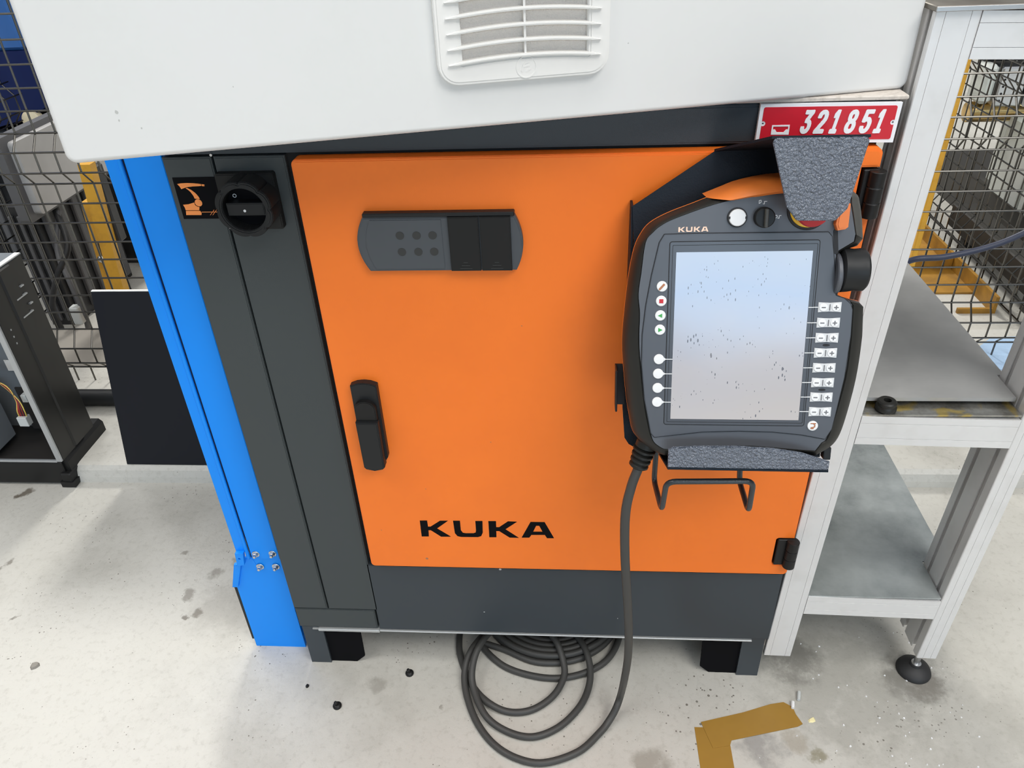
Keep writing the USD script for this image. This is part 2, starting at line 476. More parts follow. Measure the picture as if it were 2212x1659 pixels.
def floor_material():
    """Worn, sealed concrete: mottled tone, fine pits and crumbs, scuffs and grease where the photograph has them."""
    nodes = {'g': ('geometry', {}),
             'n1': ('noise_texture', dict(scale=3.0, detail=8.0, roughness=0.66)),
             'c1': ('rgb_ramp', dict(ramp=[(0.30, (0.41, 0.395, 0.355)), (0.48, (0.515, 0.50, 0.455)), (0.70, (0.565, 0.55, 0.505))])),
             'n2': ('noise_texture', dict(scale=85.0, detail=5.0, roughness=0.7)),
             'c2': ('rgb_ramp', dict(ramp=[(0.30, (0.55, 0.53, 0.50)), (0.48, (1, 1, 1))])),
             'm1': ('mix_color', dict(blend_type='multiply', fac=0.34)),
             # crumbs: small dark spots, clustered by a broad noise
             'v': ('voronoi_texture', dict(scale=95.0, randomness=1.0)),
             'k': ('noise_texture', dict(scale=5.0, detail=3.0)),
             'th': ('map_range', dict(from_min=0.31, from_max=0.74, to_min=0.02, to_max=0.32)),
             'vd': ('noise_texture', dict(scale=160.0, detail=2.0)),
             'va': ('math', dict(math_type='multiply_add', value2=0.22)),
             'lt': ('math', dict(math_type='less_than')),
             'm2': ('mix_color', dict(b=(0.11, 0.095, 0.075))),
             'hs': ('math', dict(math_type='multiply', value2=0.8)),
             'r': ('map_range', dict(from_min=0.3, from_max=0.7, to_min=0.30, to_max=0.50)),
             'bu': ('bump', dict(strength=0.25, distance=0.0015)),
             'p': ('principled_bsdf', dict(specular_ior_level=0.5))}
    links = [('g.position', 'n1.vector'), ('n1.fac', 'c1.fac'), ('g.position', 'n2.vector'), ('n2.fac', 'c2.fac'), ('c1.color', 'm1.a'), ('c2.color', 'm1.b'),
             ('g.position', 'v.vector'), ('g.position', 'k.vector'), ('k.fac', 'th.value'), ('g.position', 'vd.vector'), ('vd.fac', 'va.value1'), ('v.distance', 'va.value3'),
             ('va.value', 'lt.value1'), ('th.result', 'lt.value2'), ('lt.value', 'hs.value1'), ('hs.value', 'm2.fac'), ('m1.result', 'm2.a'),
             ('n1.fac', 'r.value'), ('r.result', 'p.roughness'), ('n2.fac', 'bu.height'), ('bu.normal', 'p.normal')]
    last = 'm2.result'
    # grease and scuffs: centre x, y, radius, strength, colour
    stains = [(0.655, 0.005, 0.075, 0.75, (0.10, 0.095, 0.085)), (0.53, -0.02, 0.20, 0.45, (0.24, 0.23, 0.20)), (0.46, 0.035, 0.07, 0.55, (0.13, 0.125, 0.11)),
              (0.375, -0.125, 0.055, 0.6, (0.20, 0.19, 0.185)), (0.46, -0.135, 0.022, 0.9, (0.26, 0.24, 0.17)), (0.425, -0.115, 0.028, 0.6, (0.33, 0.29, 0.23)),
              (0.20, -0.165, 0.045, 0.7, (0.27, 0.25, 0.21)), (-0.005, 0.20, 0.20, 0.3, (0.30, 0.28, 0.24)), (-0.36, -0.02, 0.10, 0.25, (0.34, 0.33, 0.30)),
              (0.80, 0.31, 0.06, 0.5, (0.16, 0.15, 0.14)),
              (-1.2111, 0.4379, 0.022, 0.9, (0.13, 0.11, 0.085)), (-1.222, 0.425, 0.012, 0.9, (0.13, 0.11, 0.085)), (-1.1124, 0.2219, 0.014, 0.9, (0.13, 0.11, 0.085)), (-1.118, 0.208, 0.01, 0.9, (0.13, 0.11, 0.085)), (-0.6519, 0.1025, 0.016, 0.8, (0.13, 0.11, 0.085)), (-0.672, 0.098, 0.01, 0.8, (0.13, 0.11, 0.085)), (-0.6851, 0.1473, 0.02, 0.6, (0.13, 0.11, 0.085)), (-0.6548, 0.2027, 0.022, 0.55, (0.13, 0.11, 0.085)), (-0.625, 0.24, 0.018, 0.5, (0.13, 0.11, 0.085)), (-0.7427, 0.2581, 0.012, 0.6, (0.13, 0.11, 0.085)), (-1.0116, 0.0799, 0.01, 0.9, (0.13, 0.11, 0.085)), (-0.2664, -0.0365, 0.022, 0.35, (0.13, 0.11, 0.085)), (-0.1461, -0.0767, 0.01, 0.6, (0.13, 0.11, 0.085)), (0.6699, -0.0066, 0.05, 0.5, (0.13, 0.11, 0.085)),
              (-0.60, 0.12, 0.10, 0.35, (0.24, 0.22, 0.19)), (0.70, -0.06, 0.16, 0.3, (0.30, 0.29, 0.26))]
    nodes['sn'] = ('noise_texture', dict(scale=22.0, detail=5.0, roughness=0.7))
    nodes['sw'] = ('noise_texture', dict(scale=30.0, detail=4.0, roughness=0.6))
    nodes['sq'] = ('vector_math', dict(math_type='multiply_add', vector2=(0.05, 0.05, 0.0), vector3=(-0.025, -0.025, 0.0)))
    nodes['sp'] = ('vector_math', dict(math_type='add'))
    links += [('g.position', 'sn.vector'), ('g.position', 'sw.vector'), ('sw.color', 'sq.vector1'), ('g.position', 'sp.vector1'), ('sq.vector', 'sp.vector2')]
    for i, (x, y, r, a, c) in enumerate(stains):
        nodes['sd%d' % i] = ('vector_math', dict(math_type='distance', vector2=(x, y, 0.0)))
        nodes['sm%d' % i] = ('map_range', dict(range_type='smoothstep', from_min=r * 1.3, from_max=r * 0.2, to_min=0.0, to_max=1.0, clamp=True))
        nodes['sa%d' % i] = ('math', dict(math_type='multiply', value2=1.0))
        nodes['st%d' % i] = ('map_range', dict(range_type='smoothstep', from_min=0.18, from_max=0.52, to_min=0.0, to_max=a, clamp=True))
        nodes['sx%d' % i] = ('mix_color', dict(b=c))
        links += [('sp.vector', 'sd%d.vector1' % i), ('sd%d.value' % i, 'sm%d.value' % i), ('sm%d.result' % i, 'sa%d.value1' % i), ('sn.fac', 'sa%d.value2' % i),
                  ('sa%d.value' % i, 'st%d.value' % i), ('st%d.result' % i, 'sx%d.fac' % i), (last, 'sx%d.a' % i)]
        last = 'sx%d.result' % i
    links.append((last, 'p.base_color'))
    MAT['concrete'] = usdkit.material(stage, '/World/Looks/concrete', nodes, links, surface='p.BSDF')


floor_material()

# ------------------------------------------------------------------ the hall
struct('floor', bx(-14, 14, -37, 9, -0.10, 0.0), 'concrete')
struct('wall_left', bx(-14.1, -14, -37, 9, 0, 8), 'wall_paint')
struct('wall_right', bx(14, 14.1, -37, 9, 0, 8), 'wall_paint')
struct('wall_front', bx(-14, 14, -37.1, -37, 0, 12), 'wall_paint')
struct('wall_back', bx(-14, 14, 9, 9.1, 0, 8), 'wall_paint')
# the raised concrete strip the fences stand on, its front edge worn round
prof = Polygon([(0.489, 0.0), (0.492, 0.014), (0.498, 0.030), (0.507, 0.0385), (0.52, 0.04), (1.12, 0.04), (1.13, 0.0)])
m = trimesh.creation.extrude_polygon(prof, 9.0, engine='earcut')
v = m.vertices
struct('trim_1', trimesh.Trimesh(np.stack([v[:, 2] - 4.5, v[:, 0] + 0.010 * (v[:, 2] - 4.5), v[:, 1]], 1), m.faces, process=False), 'concrete')

# ------------------------------------------------------------------ robot control cabinet
cab = thing('control_cabinet', 'charcoal control cabinet with a large orange door and black rotary main switch', 'cabinet', (0, 0.27, 0))
part(cab, 'body', bx(-0.392, 0.396, 0.012, 0.545, 0.098, 0.952), 'slate_paint')
part(cab, 'side_panel', slab(sbox(-0.3975, 0.1475, -0.3392, 0.9142), 0.0, 0.02, 0.002), 'charcoal_paint')
sw_panel = slab(sbox(-0.3368, 0.1475, -0.2535, 0.9142), 0.0, 0.02, 0.002)
part(cab, 'switch_panel', sw_panel, 'charcoal_paint')
part(cab, 'corner_panel', slab(sbox(-0.3965, 0.1000, -0.2590, 0.1462), 0.0, 0.02, 0.002), 'charcoal_paint')
part(cab, 'top_band', slab(sbox(-0.3975, 0.9165, 0.4035, 0.9575), 0.0, 0.03, 0.003), 'slate_paint')
part(cab, 'gap_backing', bx(-0.392, 0.3955, 0.009, 0.0118, 0.102, 0.952), 'black_gap')
part(cab, 'base_panel', slab(sbox(-0.2560, 0.0985, 0.3970, 0.2560), 0.0, 0.02, 0.002), 'slate_paint')
part(cab, 'base_lip', [bx(-0.3640, -0.2560, -0.0035, 0.03, 0.0925, 0.0985, 0.001), bx(-0.3745, -0.3640, -0.001, 0.002, 0.0945, 0.0965), bx(-0.2560, 0.3700, -0.0025, 0.03, 0.0945, 0.0975, 0.0008)], 'galv_edge', label='galvanised lip along the bottom edge')
part(cab, 'top_board', bx(0.20, 0.4135, -0.004, 0.10, 0.9595, 0.9640, 0.0012), 'beige_board', label='thin beige board edge under the white enclosure')
part(cab, 'lid', bx(-0.396, 0.402, 0.004, 0.55, 0.952, 0.9590), 'slate_paint')
part(cab, 'cover_screw', disc(-0.3378, 0.9165, 0.0016, -0.0015, 0.002, 10), 'zinc')
# feet
for s, xs in ((1, -0.394), (-1, 0.392)):
    x_in = xs + s * 0.036
    f1 = bx(min(xs, x_in), max(xs, x_in), 0.002, 0.006, 0.0, 0.0985)
    f2 = bx(min(xs, xs + s * 0.004), max(xs, xs + s * 0.004), 0.006, 0.10, 0.0, 0.0985)
    ft = part(cab, 'foot', [f1, f2], 'slate_paint')
    pl = Polygon([(x_in - s * 0.001, 0.0), (xs + s * 0.082, 0.0), (xs + s * 0.098, 0.016), (xs + s * 0.100, 0.0985), (x_in - s * 0.001, 0.0985)])
    part(ft, 'gusset', extr(pl, 0.0062, 0.0092), 'black_print')  # black here carries the shade inside the foot
for xs in (-0.39, 0.31):
    part(cab, 'rear_foot', bx(xs, xs + 0.08, 0.44, 0.54, 0.0, 0.0985), 'slate_paint')
part(cab, 'cable_plug', lathe([(0.004, 0), (0.0045, 0.006), (0.002, 0.010)], (0.3325, 0.026, 0.040), (0.3325, 0.0, 0.047), 12), 'green_plastic', label='small green plug inside the right foot')
# the door: rounded corners, notches for the two hinges
door_poly = rrect(-0.2438, 0.3972, 0.2665, 0.9128, 0.007)
door_poly = door_poly.difference(sbox(0.3785, 0.838, 0.41, 0.892)).difference(rrect(0.3715, 0.42, 0.289, 0.3425, 0.004))
door = part(cab, 'door', slab(door_poly, -0.0125, 0.006, 0.003, 6), 'orange_paint', smooth=30, label='orange door')
KU = [[(-155.6, 367.2), (-144.6, 367.5), (-144.4, 354.9), (-140.5, 355.0), (-125.1, 367.4), (-113.0, 367.7), (-131.0, 351.6), (-111.3, 334.9), (-126.3, 334.6), (-140.7, 347.7), (-144.4, 347.6), (-145.2, 334.6), (-156.1, 334.3)],
      [(-105.2, 367.9), (-94.9, 368.1), (-95.0, 348.8), (-92.4, 343.5), (-88.0, 342.4), (-76.4, 342.7), (-72.7, 344.5), (-71.9, 349.3), (-71.7, 368.1), (-61.1, 368.4), (-62.0, 344.7), (-64.8, 337.3), (-69.8, 335.2), (-95.7, 334.8), (-101.0, 336.4), (-104.5, 342.5)],
      [(-52.2, 368.3), (-40.8, 368.6), (-41.1, 356.1), (-36.7, 356.2), (-22.9, 368.5), (-9.5, 368.1), (-27.5, 352.3), (-8.0, 335.0), (-21.7, 335.2), (-37.0, 348.5), (-41.5, 348.4), (-41.8, 335.4), (-52.5, 335.2)],
      [(-3.6, 335.6), (10.7, 368.1), (31.5, 368.1), (45.1, 335.6), (34.6, 335.4), (31.5, 342.1), (11.2, 341.6), (7.9, 335.9)]]
KH = [(14.0, 348.2), (18.7, 360.6), (23.4, 360.7), (28.1, 348.6)]
letters = [Polygon(mm(k)) for k in KU]
letters[3] = letters[3].difference(Polygon(mm(KH)))
for L in letters:
    part(door, 'letter', extr(L, -0.0128, -0.0120), 'black_print')
for (zc, h) in ((0.8645, 0.052), (0.3160, 0.052)):
    leaf = bx(0.3805 if zc > 0.5 else 0.3735, 0.3975, -0.0145, 0.004, zc - h / 2, zc + h / 2, 0.001)
    hg = part(door, 'hinge', leaf, 'black_plastic')
    for k in range(3):
        z0 = zc - h / 2 + k * h / 3
        part(hg, 'knuckle', lathe([(0.0085, 0.0003), (0.0090, 0.0009), (0.0090, h / 3 - 0.0009), (0.0085, h / 3 - 0.0003)], (0.3945, -0.0165, z0), (0.3945, -0.0165, z0 + 1), 24), 'black_plastic', smooth=35)
    part(hg, 'pin', lathe([(0.0078, 0.0006), (0.0078, h - 0.0006)], (0.3945, -0.0165, zc - h / 2), (0.3945, -0.0165, zc + 1), 20), 'alu_groove', smooth=35)
# chips and specks in the paint
def blot(x, z, r, seed, sx=1.0):
    g_ = np.random.default_rng(seed)
    return Polygon([(x + sx * r * g_.uniform(0.6, 1.1) * math.cos(t_), z + r * g_.uniform(0.6, 1.1) * math.sin(t_)) for t_ in np.linspace(0, 2 * math.pi, 10)[:-1]])


for k, (x, z, r) in enumerate(((-0.1532, 0.2862, 0.0026), (-0.0404, 0.5173, 0.0009), (-0.2169, 0.3460, 0.0009), (0.0084, 0.7006, 0.0009), (-0.1400, 0.4300, 0.0008))):
    part(door, 'paint_speck', extr(blot(x, z, r, 40 + k), -0.01265, -0.0120), 'print_brown')
for k, (x, z, r) in enumerate(((-0.0409, 0.2520, 0.0022), (0.1477, 0.1418, 0.0009), (-0.0726, 0.1494, 0.0012))):
    part(cab, 'paint_chip', extr(blot(x, z, r, 60 + k, 1.2), -0.00015, 0.001), 'galv_edge')
# swing handle
base = Polygon([(-0.2205, 0.616), (-0.212, 0.6195), (-0.2028, 0.6205), (-0.194, 0.6195), (-0.1852, 0.616), (-0.1852, 0.4960), (-0.1930, 0.4830), (-0.2130, 0.4830), (-0.2195, 0.4890), (-0.2205, 0.500)])
hd = part(door, 'handle', slab(base, -0.0225, -0.0120, 0.0015), 'black_satin')
grip = Polygon([(-0.2185, 0.5645), (-0.1880, 0.5645), (-0.1885, 0.487), (-0.1915, 0.4835), (-0.2035, 0.4805), (-0.2155, 0.4835), (-0.2180, 0.487)])
part(hd, 'lever', slab(grip, -0.0345, -0.0215, 0.0022, 4), 'black_satin')
tng = Polygon([(-0.2180, 0.564)] + [(-0.2035 + 0.0145 * math.cos(a), 0.5830 + 0.0130 * math.sin(a)) for a in np.linspace(math.pi, 0, 16)] + [(-0.1890, 0.564)])
part(hd, 'push_cap', slab(tng, -0.0300, -0.0215, 0.0018), 'black_plastic')
# status panel with lamps and two covers
xs0, xs1 = -0.1765, 0.0130


def bulge(xl, xr, z0, z1, outl, outr):
    zz = np.linspace(z0, z1, 13)
    u = (zz - z0) / (z1 - z0) * 2 - 1
    L = [(xl - outl * (1 - k * k), z) for k, z in zip(u, zz)]
    Rr = [(xr + outr * (1 - k * k), z) for k, z in zip(u, zz)]
    return Polygon(L + Rr[::-1])


pb = bulge(-0.1695, 0.0055, 0.7800, 0.8475, 0.0105, 0.0085)
st = part(door, 'status_panel', slab(pb, -0.0205, -0.0120, 0.002), 'panel_grey', label='grey status panel with six dark lamps and two covers')
part(st, 'top_rim', bx(-0.1690, 0.0052, -0.0225, -0.0123, 0.8475, 0.8525, 0.001), 'black_satin')
lens_ = bulge(-0.1615, -0.0790, 0.7830, 0.8440, 0.0080, 0.0)
part(st, 'lamp_window', slab(lens_, -0.0213, -0.0200, 0.0005), 'panel_grey')
for zc in (0.8252, 0.8049):
    for xc in (-0.1282, -0.1087, -0.0900):
        part(st, 'lamp', disc(xc, zc, 0.0049, -0.0217, -0.0205, 24), 'led_dark')
for x0 in (-0.0712, -0.0347):
    c = part(st, 'cover', slab(sbox(x0, 0.7812, x0 + 0.0352, 0.8478), -0.0243, -0.0130, 0.0012), 'black_plastic')
    part(st, 'cover_groove', [bx(x0 + 0.0176 - w, x0 + 0.0176 + w, -0.0247, -0.0240, z, z + 0.0008) for w, z in ((0.0025, 0.7918), (0.0050, 0.7880), (0.0072, 0.7842))], 'led_dark')
# main switch
swp = part(cab, 'main_switch', slab(rrect(-0.3368, -0.2680, 0.8300, 0.8975, 0.003), -0.0095, 0.001, 0.002), 'black_plastic', label='black rotary main switch')
ang = np.linspace(0, 2 * math.pi, 145)[:-1]
kx, kz = -0.2985, 0.8648
rad = 0.0308 + 0.0026 * np.abs(np.sin(ang * 4)) ** 0.5
kn = Polygon([(kx + r * math.cos(a), kz + r * math.sin(a)) for r, a in zip(rad, ang)])
part(swp, 'knob_ring', slab(kn.difference(Point(kx, kz).buffer(0.0245, quad_segs=16)), -0.0385, -0.0090, 0.003, 4), 'black_satin')
part(swp, 'knob_bowl', extr(Point(kx, kz).buffer(0.0248, quad_segs=16), -0.0190, -0.0090), 'black_print')
part(swp, 'knob_bar', slab(rrect(kx - 0.0215, kx + 0.0225, kz - 0.0085, kz + 0.0065, 0.001), -0.0330, -0.0180, 0.0015), 'black_satin')
part(swp, 'index_dot', disc(kx - 0.001, kz - 0.0025, 0.0016, -0.0335, -0.0320, 14), 'print_white')
part(swp, 'lock_ring', extr(Point(kx - 0.0150, kz + 0.0105).buffer(0.0023).difference(Point(kx - 0.0150, kz + 0.0105).buffer(0.0015)), -0.0196, -0.0188), 'print_white')
tx = meshkit.text_mesh('OFF', 0.0026, 0.0003)
tx.vertices = np.stack([tx.vertices[:, 0] - 0.3345, -0.0098 + tx.vertices[:, 2], tx.vertices[:, 1] + 0.8318], 1)
tx.faces = tx.faces[:, ::-1]
part(swp, 'lettering', tx, 'print_white')
# robot pictogram sticker
rs = part(cab, 'robot_sticker', extr(Polygon(mm([(-391.1, 891.2), (-339.3, 891.3), (-339.0, 841.0), (-391.2, 841.1)])), -0.0006, 0.001), 'black_print', label='black sticker with an orange robot arm pictogram')
ROB = [[(-387.1, 883.7), (-382.9, 884.5), (-374.5, 884.7), (-365.6, 884.2), (-358.6, 883.3), (-358.8, 880.9), (-369.7, 880.5), (-376.7, 879.8), (-383.8, 877.6), (-385.1, 881.0)], [(-358.0, 883.1), (-354.7, 882.8), (-355.2, 880.5), (-358.2, 880.8)],
       [(-378.5, 878.7), (-376.5, 879.0), (-372.0, 876.3), (-368.2, 872.5), (-365.8, 868.6), (-364.8, 865.4), (-370.9, 865.9), (-371.6, 869.5), (-373.8, 874.1), (-376.1, 876.7)],
       [(-387.2, 858.7), (-380.2, 859.3), (-372.8, 861.3), (-372.6, 858.0), (-369.9, 855.9), (-367.9, 855.7), (-369.3, 851.7), (-385.8, 851.9), (-386.0, 855.2)],
       [(-385.8, 851.1), (-368.2, 850.9), (-367.4, 847.9), (-368.3, 845.7), (-386.9, 846.0)], [(-367.0, 849.6), (-341.9, 849.6), (-341.9, 848.9), (-367.0, 848.9)],
       [(-357.9, 845.4), (-357.2, 845.4), (-350.8, 851.9), (-351.5, 851.9)], [(-354.8, 845.4), (-354.1, 845.4), (-347.8, 851.9), (-348.5, 851.9)]]
part(rs, 'pictogram', [extr(Polygon(mm(p)), -0.0009, -0.0004) for p in ROB] + [disc(-0.3677, 0.8608, 0.0044, -0.0009, -0.0004, 28)], 'orange_print')
# number plate
plate = Polygon(mm([(264.7, 959.0), (407.2, 957.6), (406.4, 916.8), (264.0, 919.0)]))
npl = part(cab, 'number_plate', extr(plate.difference(Point(0.2694, 0.9392).buffer(0.0011)).difference(Point(0.4016, 0.9377).buffer(0.0011)), -0.0062, -0.001), 'sign_white', label='white-edged red plate reading 321851')
redp = Polygon(mm([(268.5, 955.9), (402.9, 954.6), (402.6, 920.4), (267.9, 922.1)])).buffer(-0.002).buffer(0.002)
redp = redp.difference(Point(0.2694, 0.9392).buffer(0.0026)).difference(Point(0.4016, 0.9377).buffer(0.0026))
part(npl, 'red_field', extr(redp, -0.0066, -0.0060), 'sign_red')
sy = Polygon(mm([(279.0, 937.6), (297.2, 937.5), (297.4, 927.3), (279.0, 927.7)])).difference(Polygon(mm([(280.4, 936.1), (295.9, 935.9), (295.9, 932.9), (294.0, 932.9), (291.7, 930.1), (284.7, 930.3), (282.7, 933.1), (280.5, 933.1)])))
part(npl, 'symbol', extr(sy, -0.0070, -0.0064), 'sign_white')
for ch, x0, x1 in (('3', 308.2, 320.6), ('2', 322.6, 335.4), ('1', 338.6, 348.4), ('8', 353.0, 366.0), ('5', 368.4, 381.4), ('1', 383.5, 393.4)):
    t = meshkit.text_mesh(ch, 0.0232, 0.0006, bold=True)
    v = np.array(t.vertices)
    v[:, 0] = (v[:, 0] - v[:, 0].min()) / np.ptp(v[:, 0])
    v[:, 1] = (v[:, 1] - v[:, 1].min()) / np.ptp(v[:, 1]) * 0.0236
    w = (x1 - x0) / 1000 - 0.0040
    zb = 0.9284 - 0.0012 * (x0 - 308) / 85
    t = trimesh.Trimesh(np.stack([x0 / 1000 + v[:, 0] * w + v[:, 1] * 0.17, -0.0072 + v[:, 2], zb + v[:, 1]], 1), t.faces[:, ::-1], process=False)
    fat = []
    for dx, dz in ((0, 0), (0.0009, 0), (-0.0009, 0), (0.0005, 0.0004), (-0.0005, -0.0004), (0.0005, -0.0004), (-0.0005, 0.0004)):
        q = t.copy()
        q.apply_translation([dx, -0.00002 * len(fat), dz])
        fat.append(q)
    part(npl, 'digit', fat, 'sign_white')

# ------------------------------------------------------------------ white enclosure on the cabinet
a = math.radians(14.246)
EM = np.eye(4)
EM[:3, 0] = (math.cos(a), math.sin(a), 0)
EM[:3, 1] = (-math.sin(a), math.cos(a), 0)
EM[:3, 3] = (-0.3856, -0.1829, 0.9641)
enc = thing('electrical_enclosure', 'large off-white electrical enclosure with a ventilation grille standing askew on the cabinet', 'enclosure', matrix=EM)
hull_pts = []
for yy, ins in ((0.0, 0.0050), (0.0004, 0.0031), (0.0015, 0.0015), (0.0031, 0.0004), (0.0050, 0.0), (0.34, 0.0)):
    ring_ = np.array(rrect(ins, 0.8305 - ins, ins, 0.60 - ins, 0.0095 - ins).exterior.coords)
    hull_pts.append(np.stack([ring_[:, 0], np.full(len(ring_), yy), ring_[:, 1]], 1))
part(enc, 'housing', trimesh.convex.convex_hull(np.vstack(hull_pts)), 'enclosure_white', smooth=28)
for k, (x, z, r, sx) in enumerate(((0.0553, 0.0420, 0.0022, 0.7), (0.0551, 0.0350, 0.0012, 0.6), (0.5240, 0.0658, 0.0007, 1.0), (0.1584, 0.0554, 0.0008, 0.6), (0.0718, 0.0266, 0.0010, 0.8))):
    part(enc, 'scuff_mark', extr(blot(x, z, r, 80 + k, sx), -0.00012, 0.0008), 'scuff_grey')
gx0, gx1, gz0, gz1 = 0.3412, 0.5038, 0.0415, 0.2035
outl = rrect(gx0, gx1, gz0, gz1, 0.019)
hole = sbox(0.3648, 0.0620, 0.4820, 0.1835)
sag = lambda x: 0.0046 * (1 - ((x - 0.4230) / 0.0715) ** 2)
xs_ = np.linspace(0.3648, 0.4820, 15)
hole = Polygon([(x, 0.0600 + sag(x)) for x in xs_] + [(x, 0.1790 + sag(x)) for x in xs_[::-1]])
gr = part(enc, 'ventilation_grille', slab(outl.difference(hole), -0.0085, 0.002, 0.0035, 4), 'grille_white', smooth=30, label='cream plastic ventilation grille')
part(gr, 'filter_mat', extr(sbox(0.362, 0.058, 0.485, 0.19), -0.0012, 0.0008), 'filter_mat')
xr = np.linspace(0.3515, 0.4945, 23)
for k in range(10):
    zb = 0.0602 + k * 0.01295
    up = [(x, zb + sag(x) + 0.0013 * min(1, (0.0715 - abs(x - 0.423)) / 0.012)) for x in xr]
    dn = [(x, zb + sag(x) - 0.0013 * min(1, (0.0715 - abs(x - 0.423)) / 0.012)) for x in xr]
    part(gr, 'slat', slab(Polygon(up + dn[::-1]).buffer(0.0002), -0.0125, -0.0030, 0.0012), 'grille_white', smooth=30)
part(gr, 'mid_rib', bx(0.4220, 0.4240, -0.0090, -0.0010, 0.066, 0.182), 'grille_white')
ring = Point(0.4235, 0.0538).buffer(0.0098, quad_segs=16).difference(Point(0.4235, 0.0538).buffer(0.0088, quad_segs=16))
emb = LineString([(0.4192, 0.0505), (0.4215, 0.0570), (0.4265, 0.0582)]).buffer(0.0007).union(LineString([(0.4200, 0.0540), (0.4262, 0.0548)]).buffer(0.0006)).union(LineString([(0.4235, 0.0500), (0.4272, 0.0520)]).buffer(0.0006))
part(gr, 'embossed_emblem', extr(ring.union(emb), -0.0089, -0.0080), 'grille_white')

# ------------------------------------------------------------------ blue machine post left of the cabinet
bp = thing('blue_post', 'bright blue sheet-steel post with four bolts at its splice left of the cabinet', 'post', (-0.46, 0.07, 0))
part(bp, 'front_sheet', [bx(-0.4625, -0.4148, 0.0320, 0.036, 0.2300, 0.9600, 0.0008)], 'blue_paint')
part(bp, 'seam', bx(-0.4645, -0.4620, 0.0338, 0.036, 0.2310, 0.9600), 'black_gap')
part(bp, 'edge_profile', [bx(-0.4860, -0.4645, 0.0315, 0.0345, 0.2450, 0.9600, 0.001), bx(-0.4860, -0.4830, 0.0320, 0.10, 0.245, 0.9600), bx(-0.4700, -0.4645, 0.0290, 0.0345, 0.232, 0.9600, 0.001)], 'blue_paint')
part(bp, 'added_gap_filler', bx(-0.4205, -0.3985, 0.0600, 0.0640, 0.0, 0.9600), 'blue_paint')  # plate added to stop light leaking between post and cabinet
part(bp, 'side_sheet', bx(-0.4205, -0.4165, 0.036, 0.11, 0.0, 0.9600), 'blue_paint')
low = Polygon([(-0.5080, 0.0), (-0.4150, 0.0), (-0.4148, 0.2305), (-0.4655, 0.2315), (-0.4790, 0.2305), (-0.4845, 0.2190), (-0.5020, 0.1620), (-0.5065, 0.1595)])
part(bp, 'lower_sheet', extr(low, 0.0330, 0.0365), 'blue_paint')
part(bp, 'lower_side', [bx(-0.5125, -0.5070, 0.0345, 0.0385, 0.018, 0.1600), bx(-0.5125, -0.5100, 0.0385, 0.11, 0.018, 0.1600)], 'black_satin')
part(bp, 'hook_tab', slab(Polygon([(-0.4962, 0.2176), (-0.4837, 0.2170), (-0.5019, 0.1625), (-0.5123, 0.1620)]), 0.0285, 0.0345, 0.0010), 'blue_paint')
tb = Polygon([(-0.4845, 0.2500), (-0.4705, 0.2505), (-0.4745, 0.2235), (-0.4870, 0.2205)]).difference(Point(-0.4795, 0.2380).buffer(0.0022))
part(bp, 'latch_plate', extr(tb, 0.0235, 0.0310), 'blue_paint')
part(bp, 'cable_slot', extr(LineString([(-0.4650, 0.2260), (-0.4615, 0.2080)]).buffer(0.0035), 0.0325, 0.0332), 'blue_paint')
for x, z in ((-0.4532, 0.2421), (-0.4240, 0.2439), (-0.4524, 0.2122), (-0.4249, 0.2131)):
    yb = 0.0320
    b = part(bp, 'bolt', [lathe([(0.0066, 0), (0.0066, 0.0012), (0.0060, 0.0016)], (x, yb, z), (x, -1, z), 20), lathe([(0.0048, 0.001), (0.0048, 0.0045), (0.0038, 0.0055)], (x, yb, z), (x, -1, z), 6), lathe([(0.0027, 0.005), (0.0027, 0.0085), (0.002, 0.0092)], (x, yb, z), (x, -1, z), 12)], 'zinc', label='zinc-plated bolt and washer')

# ------------------------------------------------------------------ teach pendant
PC = np.array([0.2445, -0.1326, 0.7532])
PR = np.array([[0.999479200169366, 0.03173644163924928, -0.005841806303101503], [-0.028615011933671698, 0.9553244222599313, 0.2941707485895975], [0.014916753026052904, -0.29385038115647716, 0.9557350281188571]])
PMX = np.eye(4)
PMX[:3, :3] = PR
PMX[:3, 3] = PC


def pw(x, y, z):
    """Pendant millimetres to world metres."""
    return PC + PR @ (np.array([x, y, z], float) / 1000)


OUT = [(37.9, 162.0), (0.4, 156.5), (-23.3, 147.9), (-50.1, 137.7), (-75.8, 128.1), (-93.8, 118.2), (-103.1, 106.6), (-109.4, 91.8), (-114.2, 66.2), (-116.8, 43.2), (-118.7, 22.0), (-120.2, -1.7), (-119.9, -21.0), (-118.1, -40.5), (-114.8, -71.9), (-111.2, -93.8), (-106.9, -112.5), (-97.8, -124.4), (-84.8, -134.6), (-71.8, -140.4), (-65.4, -140.8), (9.7, -128.7), (79.8, -135.3), (92.3, -138.1), (104.0, -131.5), (115.1, -119.5), (122.1, -97.8), (129.2, -49.0), (131.1, -1.9), (129.0, 28.7), (123.9, 34.0), (109.2, 37.8), (100.4, 40.2), (96.9, 84.8), (99.5, 87.4), (115.3, 91.9), (120.9, 99.0), (118.3, 117.6), (114.5, 134.6), (107.9, 145.9), (80.0, 157.5)]
